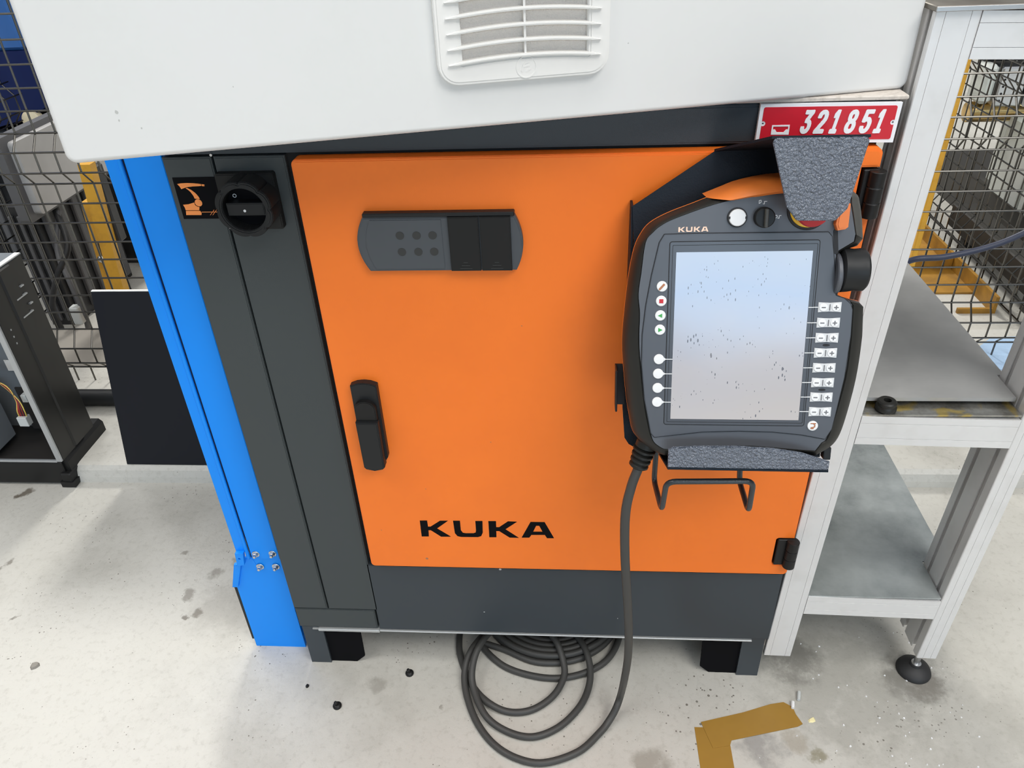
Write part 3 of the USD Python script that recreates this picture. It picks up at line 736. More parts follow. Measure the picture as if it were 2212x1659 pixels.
INN = [(35.4, 146.7), (10.9, 144.0), (-0.0, 142.9), (-30.2, 137.2), (-69.1, 123.9), (-83.1, 117.0), (-91.4, 110.0), (-98.4, 100.0), (-102.0, 69.3), (-104.4, 47.0), (-102.5, 26.4), (-102.7, 3.3), (-101.8, -15.4), (-99.6, -34.3), (-95.8, -64.8), (-92.5, -86.0), (-89.5, -99.2), (-86.9, -110.8), (-82.8, -119.2), (-72.6, -126.0), (-63.4, -126.5), (4.9, -120.5), (72.8, -124.5), (88.2, -125.4), (93.7, -116.4), (98.4, -111.4), (103.1, -90.3), (111.0, -42.7), (112.3, 3.2), (110.9, 34.5), (108.2, 38.1), (100.9, 41.9), (93.7, 44.1), (90.4, 87.6), (92.9, 90.1), (106.4, 98.7), (107.1, 105.7), (103.7, 119.6), (99.4, 136.2), (96.7, 143.1), (72.0, 146.0)]
OUT, INN = mm(OUT), mm(INN)
NP = len(OUT)
SHARP = {20, 23, 29, 30, 32, 33, 35, 36}


def dense(ring, k=4):
    """A closed ring through the points, curved except near the sharp ones."""
    out = []
    for i in range(NP):
        p0, p1, p2, p3 = ring[i - 1], ring[i], ring[(i + 1) % NP], ring[(i + 2) % NP]
        for s in np.linspace(0, 1, k, endpoint=False):
            if i in SHARP or (i + 1) % NP in SHARP:
                out.append(p1 * (1 - s) + p2 * s)
            else:
                out.append(0.5 * (2 * p1 + (p2 - p0) * s + (2 * p0 - 5 * p1 + 4 * p2 - p3) * s ** 2 + (3 * p1 - p0 - 3 * p2 + p3) * s ** 3))
    return np.array(out)


DO, DI = dense(OUT), dense(INN)
ND = len(DO)


def loft(sections, i0=0, i1=None, closed=True):
    """sections: (blend between inner and outer ring, grow in metres, y). Quads between successive rings, over part of the ring."""
    rings = []
    cen = DO.mean(0)
    for w, g, y in sections:
        r = DI * (1 - w) + DO * w
        d = r - cen
        d /= np.linalg.norm(d, axis=1, keepdims=True)
        r = r + d * g
        rings.append(np.stack([r[:, 0], np.full(ND, y), r[:, 1]], 1))
    idx = list(range(ND)) + [0] if i1 is None else [k % ND for k in range(i0, i1 + 1)]
    v = np.vstack([r[idx] for r in rings])
    n = len(idx)
    f = []
    for s in range(len(rings) - 1):
        for j in range(n - 1):
            f += [[s * n + j, (s + 1) * n + j + 1, s * n + j + 1], [s * n + j, (s + 1) * n + j, (s + 1) * n + j + 1]]
    m = trimesh.Trimesh(v, f, process=False)
    c = m.triangles_center - np.array([cen[0], 0.015, cen[1]])
    if (np.einsum('ij,ij->i', c, m.face_normals) * m.area_faces).sum() < 0:
        m.invert()
    return m


pad = thing('teach_pendant', 'handheld teach pendant with pale touch screen, leaning in the holder on the orange door', 'teach pendant', matrix=PMX)
sec = [(0.0, 0, 0.0015), (0.10, 0, -0.0005), (0.32, 0, 0.0010), (0.62, 0, 0.0055), (0.86, 0, 0.0120), (0.97, 0, 0.0180), (1.0, 0, 0.0225)]
K4 = 4
part(pad, 'bumper', loft(sec, 2 * K4 + 2, 36 * K4), 'rubber', smooth=40)
part(pad, 'ear_bumper', loft(sec, 36 * K4, 39 * K4 + 2), 'rubber_grey', smooth=40)
part(pad, 'top_handle', loft([(0.0, 0, -0.001), (0.15, 0, -0.0045), (0.5, 0.0, -0.002), (0.85, 0.0, 0.006), (1.0, 0.0, 0.020), (1.0, 0.003, 0.05)], 39 * K4 + 2, (NP + 2) * K4 + 2), 'orange_plastic', smooth=40)
part(pad, 'rear_shell', [loft([(0.98, 0, 0.0215), (1.0, 0.0002, 0.0222), (1.0, 0.0002, 0.0262), (1.0, -0.004, 0.036), (0.9, -0.012, 0.050)]),
                         extr(Polygon((DI * 0.1 + DO * 0.9) * 0.9), 0.046, 0.050)], 'orange_plastic', smooth=40)
body = extr(Polygon(DI).buffer(0.0003), 0.0008, 0.030)
part(pad, 'top_cover', extr(Polygon(DI).buffer(0.0002), 0.0, 0.012), 'pad_grey')
FACE = [(-96.7, 34.9), (-91.7, 66.3), (-84.7, 99.8), (-79.9, 108.1), (-42.9, 108.5), (80.9, 108.1), (84.7, 103.9), (90.4, 71.9), (93.7, 44.3), (102.3, 41.3), (109.2, 35.4), (111.4, 29.5), (112.3, 3.2), (110.3, -42.7), (102.8, -100.0), (96.9, -111.5), (72.1, -106.9), (42.1, -104.1), (6.0, -103.4), (-33.3, -105.1), (-83.8, -112.0), (-87.8, -107.5), (-95.7, -68.1), (-99.7, -28.0), (-99.7, 3.3)]
fpoly = Polygon(mm(FACE)).buffer(0.002).buffer(-0.002).buffer(-0.001).buffer(0.001)
part(pad, 'face_seam', extr(fpoly.buffer(0.0008), -0.0006, 0.0005), 'seam')
face = part(pad, 'front_panel', slab(fpoly, -0.0018, 0.0005, 0.0008), 'pad_face')
bez = rrect(-0.0748, 0.0740, -0.0970, 0.1013, 0.003)
part(face, 'bezel_groove', extr(bez.difference(bez.buffer(-0.0009)), -0.0021, -0.0015), 'seam')
part(face, 'bezel', extr(bez.buffer(-0.0009).difference(sbox(-0.0676, -0.0902, 0.0676, 0.0902)), -0.0024, -0.0015), 'pad_bezel')
part(face, 'bezel_line', extr(rrect(-0.0715, 0.0718, -0.0935, 0.0975, 0.001).difference(rrect(-0.0711, 0.0714, -0.0931, 0.0971, 0.001)), -0.0026, -0.0022), 'seam')
part(pad, 'screen', extr(sbox(-0.0675, -0.0901, 0.0675, 0.0901), -0.0022, -0.0008), 'screen', label='pale lit touch screen with painted window reflection and dust specks')


def pad_logo():
    """The maker's lettering above the screen: the door's letters, drawn small."""
    out = []
    allp = letters
    x0 = min(p.bounds[0] for p in allp)
    s = 30.0 / (45.1 + 156.1)
    for p in allp:
        out.append(affinity.translate(affinity.scale(p, s, 5.0 / 33.0, origin=(x0, 0.3345)), -0.0662 - x0, 0.1103 - 0.3345))
    return out


for L in pad_logo():
    part(pad, 'letter', extr(L, -0.0005, 0.0002), 'logo_cream')
# left column of round keys
LB = [(-80.9, 55.2), (-81.3, 39.9), (-81.7, 24.5), (-81.7, 9.2), (-81.8, -22.9), (-82.2, -39.0), (-82.3, -55.0), (-82.3, -70.9)]
for k, (x, z) in enumerate(mm(LB)):
    b = part(pad, 'round_key', disc(x, z, 0.0056, -0.0034, -0.0015, 28, 0.0008), 'white_key', smooth=35)
    if k == 0:
        pen = LineString([(x - 0.0022, z - 0.0026), (x + 0.0024, z + 0.0026)]).buffer(0.0011, cap_style=2)
        part(b, 'pen_mark', extr(pen.union(Polygon([(x - 0.0034, z - 0.0040), (x - 0.0012, z - 0.0034), (x - 0.0032, z - 0.0016)])), -0.0037, -0.0033), 'print_brown')
    elif k == 1:
        part(b, 'stop_mark', extr(sbox(x - 0.0021, z - 0.0021, x + 0.0021, z + 0.0021), -0.0037, -0.0033), 'print_red')
    elif k in (2, 3):
        s = -1 if k == 2 else 1
        part(b, 'run_mark', extr(Polygon([(x - s * 0.0018, z - 0.0022), (x + s * 0.0026, z), (x - s * 0.0018, z + 0.0022)]), -0.0037, -0.0033), 'print_green')
    else:
        part(b, 'pointer_line', extr(Polygon([(x + 0.0045, z - 0.0025), (x + 0.0072, z - 0.0004), (-0.0676, z - 0.0004), (-0.0676, z + 0.0004), (x + 0.0072, z + 0.0004), (x + 0.0045, z + 0.0025)]), -0.0027, -0.0016), 'print_white')
# right column of minus / plus keys
RB = [32.6, 16.4, 0.5, -15.6, -31.7, -47.8, -63.9, -80.2]
for z in mm(RB):
    x = 0.0886
    w, h, c = 0.0114, 0.0052, 0.0007
    kp = Polygon([(x - w, z - h), (x, z - h + c), (x + w, z - h), (x + w, z + h), (x, z + h - c), (x - w, z + h)])
    b = part(pad, 'jog_key', slab(kp, -0.0031, -0.0015, 0.0006), 'white_block')
    for s in (-1, 1):
        part(b, 'key_cap', disc(x + s * 0.0062, z, 0.0042, -0.0038, -0.0030, 24, 0.0004), 'white_key', smooth=35)
    mk = sbox(x - 0.0062 - 0.0020, z - 0.0005, x - 0.0062 + 0.0020, z + 0.0005).union(sbox(x + 0.0062 - 0.0022, z - 0.0005, x + 0.0062 + 0.0022, z + 0.0005)).union(sbox(x + 0.0062 - 0.0005, z - 0.0022, x + 0.0062 + 0.0005, z + 0.0022)).union(sbox(x - 0.00025, z - 0.0032, x + 0.00025, z + 0.0032))
    part(b, 'key_marks', [extr(mk, -0.0041, -0.0029)], 'print_grey')
    part(b, 'pointer_line', extr(sbox(0.0677, z - 0.0004, x - w + 0.0005, z + 0.0004), -0.0027, -0.0016), 'print_white')
for z in (-0.0074, -0.0559):
    el = affinity.scale(Point(0.0889, z).buffer(1.0, quad_segs=10), 0.0036, 0.0012)
    part(pad, 'locator_bump', slab(el, -0.0026, -0.0016, 0.0006), 'seam')
b = part(pad, 'return_key', disc(0.0826, -0.0962, 0.0056, -0.0034, -0.0015, 28, 0.0008), 'white_key', smooth=35)
x, z = 0.0826, -0.0962
hook_ = LineString([(x - 0.0022, z + 0.0030), (x + 0.0026, z + 0.0030)]).buffer(0.0005).union(LineString([(x + 0.0002, z + 0.0030), (x + 0.0019, z + 0.0014), (x + 0.0019, z - 0.0008), (x - 0.0006, z - 0.0016)]).buffer(0.0006)).union(sbox(x - 0.0022, z - 0.0032, x + 0.0010, z - 0.0012))
part(b, 'robot_mark', extr(hook_, -0.0037, -0.0033), 'print_brown')
# upper controls
part(pad, 'button_collar', disc(-0.0086, 0.1240, 0.0099, -0.0016, 0.001, 36), 'seam')
ub = part(pad, 'unlock_button', disc(-0.0086, 0.1240, 0.0085, -0.0046, 0.0, 36, 0.001), 'white_key', smooth=35)
for s in (-1, 1):
    part(ub, 'button_notch', extr(sbox(-0.0086 + s * 0.0080 - 0.0007, 0.1228, -0.0086 + s * 0.0080 + 0.0007, 0.1252), -0.0049, -0.004), 'seam')
mk = part(pad, 'mode_knob', disc(0.0172, 0.1238, 0.0100, -0.0090, 0.0005, 36, 0.0012), 'black_plastic', smooth=35)
part(mk, 'knob_grip', [bx(0.0162, 0.0192, -0.0150, -0.0085, 0.1148, 0.1328, 0.0006)], 'rubber_grey')
for txt_, x, z in (('2.5', 0.0110, 0.1375), ('0.5', 0.0272, 0.1228)):
    pass
for marks, nm in (([[(0.0120, 0.1372), (0.0120, 0.1402), (0.0138, 0.1404), (0.0140, 0.1386), (0.0126, 0.1374)], [(0.0160, 0.1368), (0.0172, 0.1368), (0.0172, 0.1392), (0.0194, 0.1392)]], 'mode_mark'),
                  ([[(0.0284, 0.1232), (0.0284, 0.1252), (0.0300, 0.1256), (0.0306, 0.1240), (0.0296, 0.1228), (0.0284, 0.1232)], [(0.0312, 0.1226), (0.0324, 0.1226), (0.0324, 0.1250), (0.0342, 0.1252)]], 'mode_mark')):
    part(pad, nm, [extr(LineString(l).buffer(0.00035), -0.0004, 0.0002) for l in marks], 'print_white')
es = part(pad, 'emergency_stop', [disc(0.0597, 0.1310, 0.0205, -0.0022, 0.001, 44, 0.001)], 'seam', label='red emergency stop button on a yellow ring')
part(es, 'yellow_ring', disc(0.0597, 0.1310, 0.0178, -0.0042, -0.001, 44, 0.001), 'estop_yellow')
part(es, 'stop_head', lathe([(0.0100, 0.0), (0.0100, 0.016), (0.0152, 0.020), (0.0158, 0.025), (0.0148, 0.030), (0.0100, 0.0325), (0.0040, 0.0330)], (0.0580, 0.0, 0.1312), (0.0580, -1, 0.1312), 36), 'estop_red', smooth=40)
part(pad, 'ear_tab', slab(Polygon(mm([(88.5, 136.5), (98.0, 136.0), (97.7, 113.4), (95.0, 111.2), (87.6, 110.1), (85.2, 116.4)])), -0.0085, 0.004, 0.002), 'orange_plastic')
part(pad, 'ear_seam', extr(LineString(mm([(88.0, 108.8), (90.4, 88.4)])).buffer(0.0022), -0.0004, 0.0003), 'seam')
# six-axis mouse, sticking out of the right side
part(pad, 'mouse_base', lathe([(0.0205, 0.0), (0.0215, 0.001), (0.0215, 0.004), (0.0200, 0.0055)], (0.0912, 0.0085, 0.0655), (1, 0.0085, 0.0655), 40), 'pad_grey', smooth=35)
part(pad, 'mouse_knob', lathe([(0.0150, 0.0), (0.0205, 0.001), (0.0225, 0.003), (0.0222, 0.009), (0.0212, 0.015), (0.0218, 0.021), (0.0215, 0.0245), (0.0190, 0.0270), (0.0120, 0.0280)], (0.0958, 0.0080, 0.0690), (1.0958, 0.0080, 0.0690), 48), 'black_satin', smooth=40)
# cable gland with ribs
g0, g1 = np.array([-0.0885, 0.034, -0.1285]), np.array([-0.0990, 0.036, -0.1640])
Lg = float(np.linalg.norm(g1 - g0))
pr = [(0.0105, 0.0), (0.0120, 0.002), (0.0120, 0.009)]
for k in range(4):
    s = 0.010 + k * 0.0068
    pr += [(0.0092, s), (0.0132 - 0.0006 * k, s + 0.0018), (0.0132 - 0.0006 * k, s + 0.0042), (0.0092, s + 0.0060)]
pr += [(0.0080, Lg)]
part(pad, 'cable_gland', lathe(pr, g0, g1, 28), 'rubber', smooth=30, label='ribbed black cable gland')

# ------------------------------------------------------------------ holder of the pendant, fixed on the door
hol = thing('pendant_holder', 'dark hammered-steel holder on the orange door, cradling the teach pendant', 'holder', matrix=PMX)
bpoly = Polygon(mm([(-110, 133), (-108, 95), (-116, 20), (-117.5, -40), (-117, -98), (-114, -136), (-109, -144), (-99, -150), (-72, -155), (112, -157), (113, -120), (112, 80), (100, 112), (100, 190), (-25.5, 188)]))
part(hol, 'back_plate', extr(bpoly, 0.060, 0.0625), 'shaded_navy_steel')
part(hol, 'bridge', prism(mm([(-25.5, 60, 188), (100, 60, 190), (96.2, -50, 197), (9.6, -50, 197.8)]), mm([(-25.5, 60, 190.5), (100, 60, 192.5), (96.2, -50, 199.5), (9.6, -50, 200.3)])), 'shaded_navy_steel')
flp = Polygon(mm([(9.6, 198.5), (96.1, 197.6), (81.8, 134.3), (72.0, 123.5), (37.4, 124.0), (27.4, 136.6)])).buffer(-0.004).buffer(0.004)
part(hol, 'front_flap', slab(flp, -0.0510, -0.0480, 0.0008), 'hammered', label='hammered front flap in front of the emergency stop')
trp = [(-70.5, -138.6), (97.0, -138.6), (97.5, -129.2)] + [(x, z) for x, z in ((68.2, -119.6), (38.6, -115.3), (1.7, -113.4), (-40.0, -114.2), (-66.0, -115.6))] + [(-70.5, -118.0)]
part(hol, 'tray_lip', slab(Polygon(mm(trp)), -0.0230, -0.0195, 0.0010), 'hammered', label='hammered curved lip of the tray')
part(hol, 'tray_floor', prism(mm([(-70.5, -23, -138.6), (97, -23, -138.6), (105, 61, -155), (-73, 61, -155)]), mm([(-70.5, -23, -141), (97, -23, -141), (105, 61, -157.5), (-73, 61, -157.5)])), 'shaded_navy_steel')
part(hol, 'stop_tab', slab(rrect(0.1125, 0.1205, -0.1555, -0.1405, 0.001), 0.048, 0.060, 0.001), 'black_satin')
part(hol, 'side_tab', [bx(-0.1265, -0.1240, 0.030, 0.0605, -0.0940, -0.0450, 0.001), bx(-0.1265, -0.1150, 0.0590, 0.0615, -0.0940, -0.0450)], 'black_satin')


def to_pad(w):
    return PR.T @ (np.array(w, float) - PC)


for xl in (-110, 111):
    top, bot = pw(xl, 62, 133 if xl < 0 else 105), pw(xl, 62, -140)
    quad = [top, bot, np.array([bot[0], -0.0128, bot[2]]), np.array([top[0], -0.0128, top[2]])]
    part(hol, 'side_flange', sheet3([to_pad(q) for q in quad], 0.0025), 'shaded_navy_steel')
hk = [(0.1714, -0.1135, 0.62), (0.1720, -0.1135, 0.5385), (0.1757, -0.1700, 0.5420), (0.1768, -0.1780, 0.5930), (0.2722, -0.1780, 0.5955), (0.2752, -0.1700, 0.5420), (0.2750, -0.1135, 0.5400), (0.2690, -0.1135, 0.62)]
hkp = [to_pad(q) for q in fillet(hk, 0.011)]
part(hol, 'cable_hook', tube(hkp, 0.0033, 12), 'rod_steel', smooth=60, label='bent rod hook for winding the cable')

# ------------------------------------------------------------------ the pendant's cable, hanging down and coiled on the floor
cb = [(0.1495, -0.1445, 0.5945), (0.1476, -0.147, 0.585), (0.1408, -0.152, 0.5629), (0.1353, -0.156, 0.5222), (0.1381, -0.152, 0.4473), (0.1471, -0.14, 0.3376), (0.1523, -0.129, 0.2661), (0.1544, -0.12, 0.2013), (0.1526, -0.112, 0.1402), (0.1522, -0.0789, 0.052), (0.1452, -0.0874, 0.028), (0.1339, -0.1005, 0.013), (0.1184, -0.1184, 0.007), (0.0831, -0.1523, 0.006), (0.0294, -0.1727, 0.006), (-0.0139, -0.167, 0.006), (-0.0526, -0.1446, 0.006), (-0.0833, -0.1078, 0.006), (-0.1044, -0.063, 0.008), (-0.1129, -0.0269, 0.014), (-0.1092, 0.0035, 0.024), (-0.096, 0.0305, 0.03), (-0.0698, 0.0646, 0.03), (-0.0246, 0.0859, 0.03), (0.0307, 0.0834, 0.03), (0.0704, 0.0657, 0.028), (0.095, 0.0318, 0.024), (0.105, -0.0052, 0.014), (0.1004, -0.0414, 0.007), (0.0829, -0.0779, 0.006), (0.0503, -0.1124, 0.006), (0.0094, -0.1302, 0.006), (-0.0324, -0.1228, 0.007), (-0.0683, -0.1003, 0.012), (-0.0926, -0.0561, 0.018), (-0.0984, -0.0241, 0.03), (-0.09, 0.0117, 0.042), (-0.0686, 0.048, 0.042), (-0.0315, 0.0665, 0.042), (0.0148, 0.0609, 0.042), (0.0426, 0.0369, 0.038), (0.0575, 0.006, 0.022), (0.0594, -0.0211, 0.012), (0.0416, -0.0551, 0.007), (0.0074, -0.0816, 0.006), (-0.031, -0.0874, 0.006), (-0.0667, -0.0756, 0.012), (-0.0984, -0.0391, 0.006), (-0.1216, 0.0068, 0.006), (-0.1314, 0.0458, 0.006), (-0.1301, 0.0925, 0.006), (-0.105, 0.150, 0.006), (-0.05, 0.205, 0.006), (0.03, 0.225, 0.006), (0.11, 0.20, 0.006), (0.158, 0.14, 0.006), (0.160, 0.075, 0.006)]
# outermost turn, then the flat coil wound inwards in two layers
cb += [(0.135, 0.020, 0.006), (0.085, -0.012, 0.006), (0.025, -0.020, 0.006), (-0.045, 0.000, 0.006), (-0.090, 0.045, 0.006)]
ccx, ccy = 0.033, 0.128
for k in range(1, 12 * 9):
    th = math.radians(200) + k * 2 * math.pi / 12
    r = 0.128 - 0.0112 * (k / 12.0) if k < 60 else 0.082 + 0.0115 * ((k - 60) / 12.0)
    cb.append((ccx + 1.03 * r * math.cos(th), ccy + 0.94 * r * math.sin(th), 0.006 if k < 58 else 0.018))
single('pendant_cable', tube(spline(cb, 7), 0.0058, 12), 'cable_grey', 'grey pendant cable hanging from the pendant and coiled under the cabinet', 'cable', smooth=60)

# ------------------------------------------------------------------ aluminium rack on the right
TILT = math.atan(0.0262)
RM = np.eye(4)
RM[:3, :3] = np.array([[math.cos(TILT), 0, math.sin(TILT)], [0, 1, 0], [-math.sin(TILT), 0, math.cos(TILT)]])
RM[:3, 3] = (0.3950, 0.0040, 0.0)
rack = thing('profile_rack', 'rack of pale aluminium profiles with steel shelves, right of the cabinet', 'rack', matrix=RM)


def post_section(w, d, slots=(0, 1)):
    """Extruded profile seen from above: shallow lines on the front, open slots at the sides."""
    p = sbox(0, 0, w, d).buffer(-0.002).buffer(0.002)
    for x in (0.0100, w - 0.0100):
        p = p.difference(Polygon([(x - 0.0006, -0.001), (x + 0.0006, -0.001), (x, 0.0009)]))
    for y in (d * 0.25, d * 0.75):
        for x0, x1 in [((-0.001, 0.010), (w - 0.010, w + 0.001))[k] for k in slots]:
            p = p.difference(sbox(x0, y - 0.0045, x1, y + 0.0045))
            xm = (x0 + x1) / 2
            p = p.difference(sbox(xm - 0.003 if x0 < 0 else xm - 0.0045, y - 0.0085, xm + 0.0045 if x0 < 0 else xm + 0.003, y + 0.0085))
    return p


def post(x0, y0, w, d, z0, z1, slots=(0, 1)):
    m = flat(post_section(w, d, slots), z0, z1)
    m.apply_translation([x0, y0, 0])
    return m


PX0, PX1 = 0.0, 0.2476
RINV = np.linalg.inv(RM)


def level(m):
    """World-level shelf boards in the leaning rack's own coordinates."""
    m.apply_transform(RINV)
    return m


part(rack, 'post', post(PX0, 0.0, 0.0445, 0.045, 0.0535, 1.0415), 'aluminium')
part(rack, 'post', post(PX1, 0.0, 0.0320, 0.078, 0.0640, 1.0445), 'aluminium')
part(rack, 'rear_post', level(post(0.4150, 0.50, 0.0440, 0.045, 0.0, 0.9600)), 'aluminium')


def rail(x0, x1, z0, z1):
    """A cross rail with two fine lines along its front."""
    sec_ = Polygon([(0.0, z0), (0.045, z0), (0.045, z1), (0.0, z1)])
    for z in (z0 + 0.011, z1 - 0.011):
        sec_ = sec_.difference(Polygon([(-0.001, z - 0.0007), (-0.001, z + 0.0007), (0.0010, z)]))
    m = trimesh.creation.extrude_polygon(sec_, x1 - x0, engine='earcut')
    v = m.vertices
    return trimesh.Trimesh(np.stack([x0 + v[:, 2], v[:, 0], v[:, 1]], 1), m.faces, process=False)


for z0, z1 in ((0.9966, 1.0411), (0.5078, 0.5540), (0.1612, 0.2019)):
    part(rack, 'rail', rail(PX0 + 0.0447, PX1 - 0.0002, z0, z1), 'aluminium')
for z0 in (0.5060, 0.1580):
    part(rack, 'side_rail', level(bx(0.4160, 0.4570, 0.0500, 0.4998, z0, z0 + 0.040, 0.001)), 'aluminium')
part(rack, 'top_shelf', level(bx(0.4205, 0.71, 0.0005, 0.90, 1.0400, 1.0452, 0.0008)), 'steel_top', label='dark stained steel top')  # rear part lengthened to shade the sheet below from the high window
part(rack, 'top_edge', level(bx(0.4205, 0.71, -0.0012, 0.0004, 1.0405, 1.0448, 0.0004)), 'zinc')
part(rack, 'lower_shelf', level(flat(sbox(0.4450, 0.0050, 0.6865, 0.55).difference(sbox(0.6462, -0.05, 0.70, 0.0825)), 0.2000, 0.2025)), 'steel_shelf', label='grey steel lower shelf')
part(rack, 'middle_shelf', level(flat(sbox(0.4535, 0.0050, 0.6655, 0.55).difference(sbox(0.6556, -0.05, 0.6815, 0.0825)), 0.5525, 0.5552)), 'steel_strip', label='stained bright steel of the middle shelf')
ft = part(rack, 'levelling_foot', level(lathe([(0.0275, 0), (0.0280, 0.003), (0.0255, 0.009), (0.0170, 0.0145), (0.0100, 0.0170), (0.0090, 0.020)], (0.6590, 0.0220, 0.0), (0.6590, 0.0220, 1), 40)), 'rubber_foot', smooth=40, label='black rubber levelling foot')
part(ft, 'spindle', level(lathe([(0.0080, 0.0175), (0.0080, 0.0215), (0.0048, 0.0220), (0.0048, 0.066)], (0.6590, 0.0220, 0.0), (0.6600, 0.0225, 0.05), 24)), 'zinc')
lsm = flat(sbox(0.4545, 0.0270, 0.6650, 0.50).difference(sbox(0.6550, -0.05, 0.6900, 0.0830)), 0.5618, 0.5675)
lsm = trimesh.util.concatenate([lsm, bx(0.47, 0.62, 0.05, 0.47, 0.5554, 0.5620)])
single('steel_sheet', lsm, 'steel_loose', 'loose grey steel sheet lying on the middle shelf of the rack', 'sheet')
bump_ = lathe([(0.0120, 0.0), (0.0135, 0.002), (0.0135, 0.006), (0.0118, 0.0085), (0.0122, 0.0095), (0.0122, 0.0130), (0.0105, 0.0150), (0.0050, 0.0152), (0.0046, 0.0080)], (0.4868, 0.0165, 0.5553), (0.4868, 0.0165, 1.5553), 36)
single('rubber_bumper', bump_, 'rubber', 'round black rubber bumper with a hole, on the middle shelf edge', 'bumper', smooth=35)

# blue cable sagging behind the rack
cr = spline([(0.60, 0.62, 0.38), (0.74, 0.72, 0.395), (0.8323, 0.80, 0.4085), (0.9044, 0.80, 0.4168), (0.9876, 0.80, 0.4382), (1.0571, 0.80, 0.4722), (1.16, 0.80, 0.55), (1.30, 0.80, 0.72)], 8)
single('blue_cable', tube(cr, 0.0068, 12), 'cable_blue', 'dark blue cable sagging in front of the right-hand wire fence', 'cable', smooth=60)

# ------------------------------------------------------------------ wire mesh fences
H_L = [0.036, 0.086, 0.117, 0.162, 0.205, 0.256, 0.305, 0.354, 0.405, 0.452, 0.502, 0.551, 0.600, 0.635, 0.683, 0.719, 0.768, 0.817, 0.866, 0.916, 0.966, 1.016, 1.066, 1.116, 1.166, 1.216, 1.266]


def fold(z):
    """How far the wires stand out where the panel is folded."""
    pts = [(0.0, 0.0), (0.086, 0.0), (0.117, 0.03), (0.162, 0.03), (0.205, 0.0), (0.600, 0.0), (0.635, 0.03), (0.683, 0.03), (0.719, 0.0), (1.30, 0.0)]
    return float(np.interp(z, [p[0] for p in pts], [p[1] for p in pts]))


FZ = [0.030, 0.086, 0.117, 0.162, 0.205, 0.600, 0.635, 0.683, 0.719, 1.275]


def fence(name, label, p0, p1, side, spacing=0.0486, r=0.0023, z_off=0.0, first=0.0):
    """A folded mesh panel from p0 to p1 (ground plan); the folds stand out towards `side`."""
    p0, p1, side = np.array(p0, float), np.array(p1, float), np.array(side, float)
    L = np.linalg.norm(p1 - p0)
    d = (p1 - p0) / L
    t = thing(name, label, 'fence', ((p0 + p1)[0] / 2, (p0 + p1)[1] / 2, 0.04), group='wire mesh fence panels')
    for z in H_L:
        o = side * (fold(z) + 0.0025)
        q = [(*(p0 + d * s + o), z + z_off) for s in (0, L)]
        part(t, 'cross_wire', tube(q, r, 6), 'fence_wire')
    n = int((L - first) / spacing)
    for k in range(n + 1):
        s = first + k * spacing
        q = [(*(p0 + d * s + side * (fold(z) - 0.0015)), z + z_off) for z in FZ]
        part(t, 'upright_wire', tube(q, r, 6), 'fence_wire')
    return t


fence('wire_fence', 'folded black wire mesh fence behind the computer case on the left', (-2.05, 0.86), (-0.24, 0.86), (0, -1), first=0.0200)
fence('wire_fence', 'folded black wire mesh fence behind the aluminium rack', (0.25, 0.99), (1.95, 0.99), (0, -1), first=0.025, z_off=-0.002)
fence('wire_fence', 'wire mesh fence running away from the viewer on the right', (1.395, 1.05), (1.395, 2.36), (-1, 0), spacing=0.05, z_off=-0.028)
fence('wire_fence', 'wire mesh fence running away from the viewer on the left', (-1.70, 1.00), (-1.70, 1.58), (1, 0), spacing=0.05, z_off=-0.03)

# ------------------------------------------------------------------ left: board, computer case, machines beyond the fence
brd = thing('black_board', 'plain black board leaning on the wire fence beside the blue post', 'board', (-0.85, 0.5, 0.04))
bq = [(-0.979, 0.4995, 0.0402), (-0.475, 0.4995, 0.0402), (-0.475, 0.592, 0.4486), (-0.972, 0.592, 0.4486)]
part(brd, 'panel', prism(bq, [(x, y + 0.006, z - 0.0) for x, y, z in bq]), 'black_board')
part(brd, 'edge_strip', prism([(-0.972, 0.5918, 0.4486), (-0.475, 0.5918, 0.4486), (-0.475, 0.5985, 0.4486), (-0.972, 0.5985, 0.4486)], [(-0.972, 0.5923, 0.4500), (-0.475, 0.5923, 0.4500), (-0.475, 0.5990, 0.4500), (-0.972, 0.5990, 0.4500)]), 'board_edge', label='white top edge')

pcx0, pcx1, pcy0, pcy1, pz0, pz1 = -1.47, -1.110, 0.4680, 0.6360, 0.072, 0.532
pc = thing('computer_case', 'open black computer tower case with wires inside, at the foot of the fence', 'computer case', ((pcx0 + pcx1) / 2, (pcy0 + pcy1) / 2, 0))
part(pc, 'front_cover', [bx(pcx1 - 0.004, pcx1 + 0.002, pcy0 + 0.004, pcy1 - 0.030, pz0, pz1, 0.001), bx(pcx1 - 0.006, pcx1 + 0.0055, pcy0 + 0.052, pcy1 - 0.072, pz0, pz1, 0.0045)], 'case_black')
part(pc, 'side_cover', bx(pcx0, pcx1 - 0.004, pcy1 - 0.03, pcy1 - 0.026, pz0, pz1), 'case_inside')
part(pc, 'rear_cover', bx(pcx0 - 0.002, pcx0, pcy0, pcy1 - 0.026, pz0, pz1), 'case_inside')
part(pc, 'top_cover', [bx(pcx0, pcx1 + 0.002, pcy0, pcy1 - 0.028, pz1, pz1 + 0.0025)], 'case_inside')
part(pc, 'top_rim', [bx(pcx1 - 0.010, pcx1 + 0.0028, pcy0 - 0.0005, pcy1 - 0.030, pz1 + 0.0015, pz1 + 0.0045, 0.0006)], 'board_edge')
part(pc, 'frame_strip', [bx(pcx1 - 0.012, pcx1 + 0.001, pcy0 - 0.002, pcy0 + 0.004, pz0, pz1, 0.001), bx(pcx0, pcx1 - 0.012, pcy0 - 0.002, pcy0 + 0.004, pz0 - 0.002, pz0 + 0.004, 0.0005)], 'case_steel')
